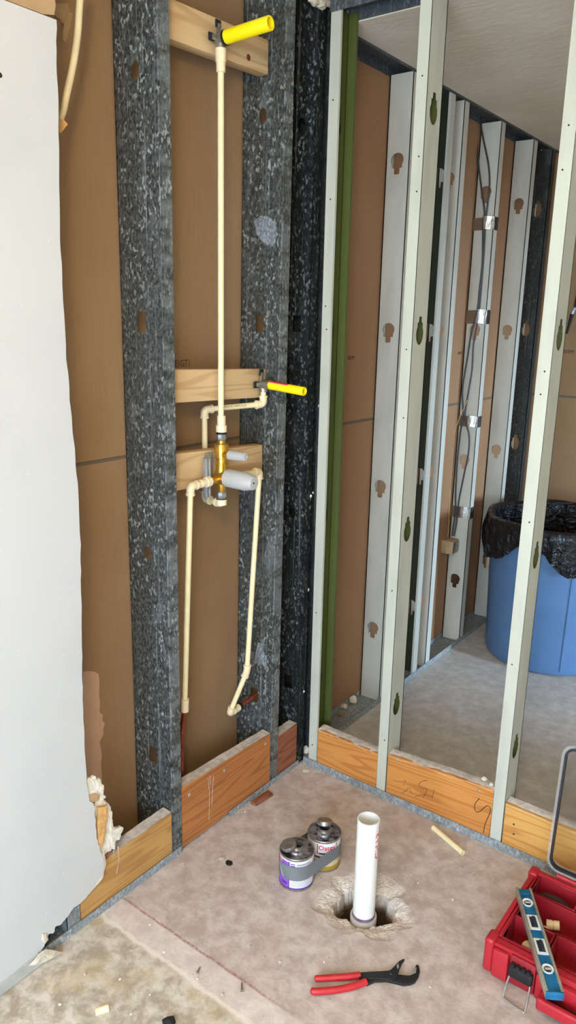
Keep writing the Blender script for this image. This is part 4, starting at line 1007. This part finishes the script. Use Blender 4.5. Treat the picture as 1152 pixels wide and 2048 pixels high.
# contents
sw = MB().prism([(0.938, -0.186, 0.024), (0.938, -0.186, 0.068), (0.960, -0.188, 0.084), (0.995, -0.190, 0.088), (1.026, -0.192, 0.080), (1.038, -0.194, 0.024)], (0.001, -0.016, 0)).build('rubber_block', 'dark_saw', None, bevel=0.003); tag(sw, 'dark brown curved block in the rear bin of the red case', 'tool part')
def fitting(label, c, rot, kind):
    mb = MB(); c = Vector(c); d = Vector((math.cos(rot), math.sin(rot), 0.15)).normalized()
    if kind == 0: mb.lathe([(0.0075, 0), (0.012, 0), (0.012, 0.014), (0.0105, 0.015), (0.0105, 0.017), (0.012, 0.018), (0.012, 0.032), (0.0075, 0.032), (0.0075, 0)], c, d, n=18)
    else:
        e = Vector((-d.y, d.x, 0.4)).normalized()
        mb.tube([c + d*0.024, c + d*0.01, c, c + e*0.01, c + e*0.024], 0.0115, 16)
    o = mb.build('pipe_fitting', 'cpvc_fit'); tag(o, label, 'pipe fitting', 'cream pipe fittings in the red case'); return o
fitting('cream pipe fitting nearest the corner of the front left bin', (0.958, -0.392, 0.033), 0.6, 0)
fitting('cream pipe fitting beside the level in the front left bin', (0.985, -0.368, 0.040), 2.4, 1)
fitting('cream pipe fitting lying in the long middle bin', (0.985, -0.292, 0.036), 1.2, 1)
fitting('larger cream fitting standing in the middle bin behind the level', (0.990, -0.262, 0.050), 0.3, 0)
fitting('cream pipe fitting at the left of the front right bin', (1.066, -0.408, 0.036), 0.2, 0)
fitting('cream pipe fitting at the right of the front right bin', (1.110, -0.395, 0.036), 2.0, 1)
# spirit level lying across the case
lv = thing('spirit_level', 'blue torpedo spirit level lying across the red tool case', 'level', (1.0, -0.39, 0.104))
la = at(1047, 1776, z=0.122); lb = at(1110, 1984, z=0.122); ld = (lb-la); LL = ld.length; ld.normalize(); lw = Vector((-ld.y, ld.x, 0)); WH = 0.0205
def LP(s_, w_, z): return la + ld*s_ + lw*w_ + Vector((0, 0, z - la.z))
def lbox(s0, s1, w0, w1, z0, z1, name, mat, parent=lv, bevel=0.001):
    return MB().prism([LP(s0, w0, z0), LP(s1, w0, z0), LP(s1, w1, z0), LP(s0, w1, z0)], (0, 0, z1-z0)).build(name, mat, parent, bevel=bevel)
lbox(0.0, LL, -WH, -WH+0.006, 0.103, 0.124, 'rail', 'alu'); lbox(0.0, LL, WH-0.006, WH, 0.103, 0.124, 'rail', 'alu')
lbox(0.0, LL, -WH+0.006, WH-0.006, 0.108, 0.119, 'body', 'blue_paint'); lbox(LL, LL+0.004, -WH, WH, 0.103, 0.124, 'end_cap', 'blue_paint'); lbox(0.004, LL*0.07, -WH+0.006, WH-0.006, 0.1195, 0.1205, 'body_plate', 'blue_paint')
for s_, kind in ((0.155, 'r'), (0.36, 's'), (0.595, 's'), (0.80, 'r')):
    c = LP(LL*s_, 0, 0.119)
    if kind == 'r':
        vh = MB().lathe([(0.0065, 0.0), (0.0135, 0.0), (0.0135, 0.003), (0.0115, 0.003), (0.0085, 0.0008)], c, n=24).build('vial_ring', 'vial_white', lv)
        MB().lathe([(0, 0.0012), (0.0090, 0.0010)], c, n=20).build('vial_glass', 'vial_dark', vh); MB().tube([c + Vector((0, 0, 0.002)) + lw*0.007, c + Vector((0, 0, 0.002)) - lw*0.007], 0.0035, 10).build('vial', 'chrome', vh)
    else:
        s0 = LL*s_; vh = lbox(s0-0.024, s0+0.024, -0.0135, 0.0135, 0.119, 0.1205, 'vial_window', 'vial_white', lv, 0.0)
        lbox(s0-0.017, s0+0.017, -0.008, 0.008, 0.1205, 0.1212, 'vial_glass', 'vial_dark', vh, 0); MB().tube([LP(s0-0.015, 0.002, 0.1215), LP(s0+0.015, 0.002, 0.1215)], 0.0045, 10).build('vial', 'vial_dark', vh)

# ------------------------------------------------------------------ trash can
TX, TY = 0.375, 1.535
tr = thing('trash_can', 'big blue round trash can in the far room behind the studs', 'trash can', (TX, TY, 0.0))
to = Vector((TX, TY, 0))
MB().lathe([(0, 0.004), (0.262, 0.003), (0.278, 0.010), (0.284, 0.03), (0.306, 0.66), (0.298, 0.66), (0.274, 0.035), (0, 0.03)], to, n=64).build('can_body', 'bin_blue', tr)
MB().lathe([(0.306, 0.635), (0.318, 0.640), (0.322, 0.660), (0.318, 0.690), (0.308, 0.695), (0.299, 0.690), (0.299, 0.64)], to, n=64).build('rim', 'bin_blue', tr)
va = math.atan2(CAM.y-TY, CAM.x-TX)
for k, da in enumerate((0.30, 1.40, 2.5, 3.6)):
    a = va + da; r0, r1 = 0.2845, 0.3050
    u = Vector((math.cos(a), math.sin(a), 0)); s_ = Vector((-math.sin(a), math.cos(a), 0))
    mb = MB(); vs_ = []
    for (w_, pr_) in ((-0.008, 0.0), (-0.005, 0.007), (0.005, 0.007), (0.008, 0.0)):
        vs_ += [to + u*(r0+pr_-0.003) + s_*w_ + Vector((0, 0, 0.03)), to + u*(r1+pr_-0.003) + s_*w_ + Vector((0, 0, 0.63))]
    mb.add(vs_, [(0, 1, 3, 2), (2, 3, 5, 4), (4, 5, 7, 6), (6, 7, 1, 0), (0, 2, 4, 6), (7, 5, 3, 1)]).build('rib', 'bin_blue', tr)
# plastic bag draped over the rim
rb = random.Random(5); vsB = []; fsB = []; NA = 120
ph = [rb.uniform(0, 6.28) for _ in range(8)]
prof = [(0.285, 0.28, 0), (0.288, 0.45, 0.5), (0.288, 0.60, 1), (0.293, 0.690, 0.3), (0.309, 0.704, 0.2), (0.325, 0.698, 0.4), (0.331, 0.665, 0.8), (0.333, 0.625, 1.2), (0.332, 0.580, 1.5), (0.327, 0.540, 1.8)]
for i, (r_, z, am) in enumerate(prof):
    for k in range(NA):
        a = 2*math.pi*k/NA
        wv = math.sin(9*a + ph[0]) + 0.8*math.sin(17*a + ph[1]) + 0.7*math.sin(31*a + ph[2]) + 0.9*math.sin(47*a+ph[3] + i*0.9) + 0.6*math.sin(23*a + ph[7] + i*1.7)
        rr = r_ + 0.0042*am*wv*(1 if i > 4 else -1) + (0.004*am if i > 4 else -0.006*am)
        zz = z + (0.005*math.sin(5*a+ph[4]) if i in (3, 4, 5) else 0)
        if i >= 8: 
            rel = (a - va + math.pi) % (2*math.pi) - math.pi
            drop = 0.030*math.sin(3*a + ph[5]) + 0.016*math.sin(7*a + ph[6]) - 0.045*math.exp(-((rel-0.20)/0.22)**2) - 0.04*math.exp(-((rel+1.25)/0.2)**2) + 0.05*math.exp(-((rel+0.45)/0.3)**2)
            zz += drop*(0.6 if i == 8 else 1.0)
            rr = max(rr, 0.284 + 0.0345*(zz-0.03) + 0.008)
        vsB.append(to + Vector((math.cos(a)*rr, math.sin(a)*rr, zz)))
for i in range(len(prof)-1):
    for k in range(NA): fsB.append((i*NA+k, i*NA+(k+1) % NA, (i+1)*NA+(k+1) % NA, (i+1)*NA+k))
fsB.append(tuple(range(NA)))
bag = MB().add(vsB, fsB).build('trash_bag', 'bag'); tag(bag, 'shiny black plastic bag folded over the blue trash can rim', 'trash bag')

# ------------------------------------------------------------------ cables on the far stud
YW = 1.3668
def cab(label, pts, r=0.0042):
    o = MB().tube(spline([at(a, b, y=YW - d) for a, b, d in pts], 6), r, 8).build('cable', 'cable'); tag(o, label, 'cable', 'black cables on the far stud'); return o
cab('black cable bowing to the right on the strapped far stud', [(957, 226, 0.02), (966, 275, 0.012), (977, 330, 0.008), (979, 370, 0.008), (975, 410, 0.006), (971, 445, 0.006), (968, 500, 0.008), (962, 580, 0.006), (957, 632, 0.006), (947, 690, 0.008), (944, 740, 0.008), (936, 790, 0.008), (930, 835, 0.006), (938, 870, 0.010), (937, 905, 0.010), (928, 950, 0.010), (918, 1000, 0.007), (916, 1022, 0.006), (912, 1050, 0.012), (908, 1072, 0.020)])
cab('black cable bowing to the left on the strapped far stud', [(952, 226, 0.02), (953, 275, 0.014), (957, 330, 0.010), (964, 385, 0.007), (969, 425, 0.007), (966, 445, 0.007), (965, 520, 0.010), (959, 580, 0.012), (954, 625, 0.008), (943, 665, 0.008), (934, 720, 0.008), (925, 780, 0.010), (926, 830, 0.007), (920, 870, 0.009), (914, 930, 0.010), (911, 990, 0.008), (911, 1022, 0.007), (907, 1050, 0.014), (904, 1072, 0.024)])
o = MB().tube(spline([at(935, 800, y=1.34), at(905, 880, y=1.34), at(899, 1000, y=1.34), at(896, 1075, y=1.33)], 6), 0.0016, 6).build('thin_wire', 'orange_paper'); tag(o, 'thin brown wire hanging above the beige junction box', 'wire')
def strap(label, z0, z1, tilt):
    r_ = thing('cable_strap', label, 'strap', (-0.05, 1.36, z0), 'foil straps holding the cables')
    rr = random.Random(int(z0*100)); 
    n = 12; vs_ = []; fs_ = []
    for i in range(n+1):
        x = -0.045 + (0.045+0.0035)*i/n
        for j in range(4):
            z = z0 + (z1-z0)*j/3 + tilt*(x+0.045)
            b = 0.0085*math.exp(-((x+0.035)/0.018)**2)
            vs_.append((x, YW - 0.0018 - b - rr.uniform(0, 0.0012), z))
    for i in range(n):
        for j in range(3): fs_.append((4*i+j, 4*i+j+1, 4*i+j+5, 4*i+j+4))
    MB().add(vs_, fs_).build('foil_band', 'foil', r_, smooth=False, solid=0.0005)
    B(-0.098, -0.0452, YW-0.0030, YW-0.0010, z0-0.004, z1-0.006).build('brown_tab', 'brown_tape', r_)
    B(0.0012, 0.0030, YW-0.002, YW+0.040, z0+tilt*0.05, z1+tilt*0.05).build('wrap', 'galv_shadow', r_)
for i, (lab, pa, pb) in enumerate((('topmost foil strap across the cable stud', 432, 458), ('second foil strap from the top of the cable stud', 618, 646), ('third foil strap from the top of the cable stud', 830, 852), ('lowest crumpled foil strap just above the junction box', 1011, 1034))):
    zt = at(975 - i*18, pa, y=YW).z; zb = at(975 - i*18, pb, y=YW).z; strap(lab, zb, zt, -0.08)
jb = thing('junction_box', 'small beige junction box low on the cable stud', 'junction box', (-0.075, 1.32, 0.49))
p = at(902, 1090, y=1.335)
B(p.x-0.040, p.x+0.028, 1.290, 1.362, p.z-0.036, p.z+0.030).build('box', 'box_beige', jb, bevel=0.004)
B(p.x+0.029, p.x+0.031, 1.296, 1.358, p.z-0.030, p.z+0.026).build('cover', 'nickel', jb, bevel=0.0008)
gt = MB().lathe([(0, 0), (0.016, 0.0), (0.020, 0.008), (0.020, 0.03), (0, 0.03)], at(956, 226, y=1.335), (0, 0, 1), n=14).build('cable_grommet', 'green_plastic'); tag(gt, 'green cable grommet where the cables leave the ceiling', 'grommet')
hc = thing('hanging_cable', 'black cable end with a silver ferrule at the right edge', 'cable', (0.15, 2.08, 1.52))
pa = at(1160, 560, y=2.10); pb = at(1150, 615, y=2.10); pc2_ = at(1144, 628, y=2.10); pd = at(1133, 668, y=2.10)
MB().tube([pa + Vector((0.05, 0, 0.55)), pa, pb], 0.007, 10).build('cord', 'black', hc); MB().tube([pb, pc2_], 0.0085, 10).build('ferrule', 'zinc', hc); MB().tube([pc2_, pd], [0.0095, 0.005], 10).build('tip', 'black', hc)

# ------------------------------------------------------------------ loose bits on the floor
def offcut(label, a, b, r, name='pipe_offcut', mat='cpvc'):
    a = at(*a, z=r); b = at(*b, z=r); d = b-a
    o = MB().lathe([(r*0.72, 0), (r, 0), (r, d.length), (r*0.72, d.length), (r*0.72, 0)], a, d, n=16).build(name, mat); tag(o, label, 'pipe piece'); return o
offcut('long cream pipe offcut on the floor near the partition track', (866, 1655), (926, 1706), 0.0082)
offcut('short cream pipe stub on the stained floor at lower left', (191, 2024), (217, 2016), 0.0085)
wc = MB().prism([at(a, b, z=0.0005) for a, b in [(501, 1607), (512, 1613), (546, 1592), (536, 1584)]], (0, 0, 0.010)).build('wood_chip', 'redpine_y', None, bevel=0.001); tag(wc, 'small brown wood offcut on the floor by the shower plank', 'wood piece')
def screw(label, px, py, ang, ln=0.028):
    p = at(px, py, z=0.003); d = Vector((math.cos(ang), math.sin(ang), 0))
    o = MB().lathe([(0, 0), (0.0045, 0.0), (0.0035, 0.002), (0.0018, 0.004), (0.0016, ln-0.006), (0.0, ln)], p, d, n=8).build('loose_screw', 'nickel'); tag(o, label, 'screw', 'loose screws on the floor'); return o
screw('loose screw on the pink floor strip left of the pliers', 484, 1982, 2.3)
screw('loose screw nearest the chalky floor edge at lower left', 394, 1946, 1.9, 0.022)
def crumb(label, px, py, s_, seed, mat='gypsum', flat_=0.5, z=0.0, group='plaster crumbs on the floor', cat='crumb', name='plaster_crumb'):
    rr = random.Random(seed); p = at(px, py, z=z); bm = bmesh.new(); bmesh.ops.create_icosphere(bm, subdivisions=1, radius=1.0)
    vs_ = [(p.x + v.co.x*s_*rr.uniform(0.6, 1.2), p.y + v.co.y*s_*rr.uniform(0.6, 1.2), z + s_*flat_ + v.co.z*s_*flat_*rr.uniform(0.75, 1.0)) for v in bm.verts]
    fs_ = [tuple(v.index for v in f.verts) for f in bm.faces]; bm.free()
    o = MB().add(vs_, fs_).build(name, mat, None, smooth=False); tag(o, label, cat, group); return o
crumb('white plaster crumb stuck in the shower corner beside the corner stud', 612, 1510, 0.021, 1, flat_=1.1)
crumb('white plaster lump on the scribbled wood block next to the stud', 968, 1562, 0.011, 2, z=0.194, flat_=0.8)
crumb('smaller plaster lump at the end of the scribbled wood block', 982, 1572, 0.008, 3, z=0.195, flat_=0.8)
crumb('plaster dab on the floor in front of the corner', 612, 1543, 0.014, 4, flat_=0.08)
crumb('dark floor crumb with pale chip near the brown plank', 458, 1727, 0.014, 5, 'rubber', 0.25)
crumb('pale chip beside the dark floor crumb', 445, 1718, 0.012, 6, 'gypsum_dirty', 0.25)
for i, (px, py, s_, z) in enumerate([(707, 1408, 0.020, 0), (688, 1418, 0.022, 0), (680, 1432, 0.016, 0), (727, 1380, 0.008, 0), (736, 1386, 0.006, 0)]):
    crumb(['pale upright plaster shard in the far floor track', 'brown plaster chunk in the far floor track corner', 'darker chunk beside the olive stud foot', 'tiny white crumb by the far stud foot', 'tinier white crumb by the far stud foot'][i], px, py, s_, 20+i, ['gypsum', 'gypsum_dirty', 'board_brown', 'gypsum', 'gypsum'][i], [1.1, 0.6, 0.5, 0.6, 0.6][i], group='debris in the far floor track')
rr = random.Random(99)
spots = [(770, 1766), (836, 1767), (838, 1755), (875, 1645), (490, 1625), (500, 1618), (352, 1735), (365, 1728), (300, 1850), (328, 1905), (385, 1952), (395, 1958), (240, 1960), (300, 1990), (445, 1990), (860, 1975), (648, 1925), (905, 1800), (760, 1620), (170, 1950), (120, 2010), (262, 2030), (560, 1925), (975, 1780)]
for i, (px, py) in enumerate(spots):
    crumb('tiny plaster crumb scattered on the concrete floor', px, py, rr.uniform(0.0025, 0.005), 40+i, ['gypsum', 'gypsum', 'gypsum_dirty', 'rubber'][i % 4] if i % 4 != 3 else 'gypsum_dirty', 0.5, group='tiny crumbs scattered on the floor')
crumb('black scrap at the bottom edge of the photo', 338, 2046, 0.018, 77, 'rubber', 0.3, cat='scrap', name='black_scrap', group='scraps')
# ragged plaster at the top of the corner
for i, (px, py, s_) in enumerate([(640, 6, 0.030), (655, 3, 0.022), (628, 2, 0.024)]):
    p = at(px, py, x=0.012); p.z = min(p.z, ZN - s_*0.3); rr2 = random.Random(60+i); bm = bmesh.new(); bmesh.ops.create_icosphere(bm, subdivisions=2, radius=1.0)
    vs_ = [tuple(p + Vector((v.co.x*s_*0.5, v.co.y*s_, v.co.z*s_*0.55))*rr2.uniform(0.75, 1.15)) if False else tuple(p + Vector((v.co.x*s_*0.5, v.co.y*s_, v.co.z*s_*0.55))*rr2.uniform(0.7, 1.15)) for v in bm.verts]
    fs_ = [tuple(v.index for v in f.verts) for f in bm.faces]; bm.free()
    o = MB().add(vs_, fs_).build('plaster_fringe', 'gypsum_dirty', None, smooth=False); tag(o, ['ragged plaster fringe above the darkest stud', 'ragged plaster fringe above the corner stud', 'leftmost ragged plaster fringe at the ceiling corner'][i], 'plaster', 'ragged plaster at the ceiling corner')

for o in bpy.data.objects:
    if '_o' in o: del o['_o']
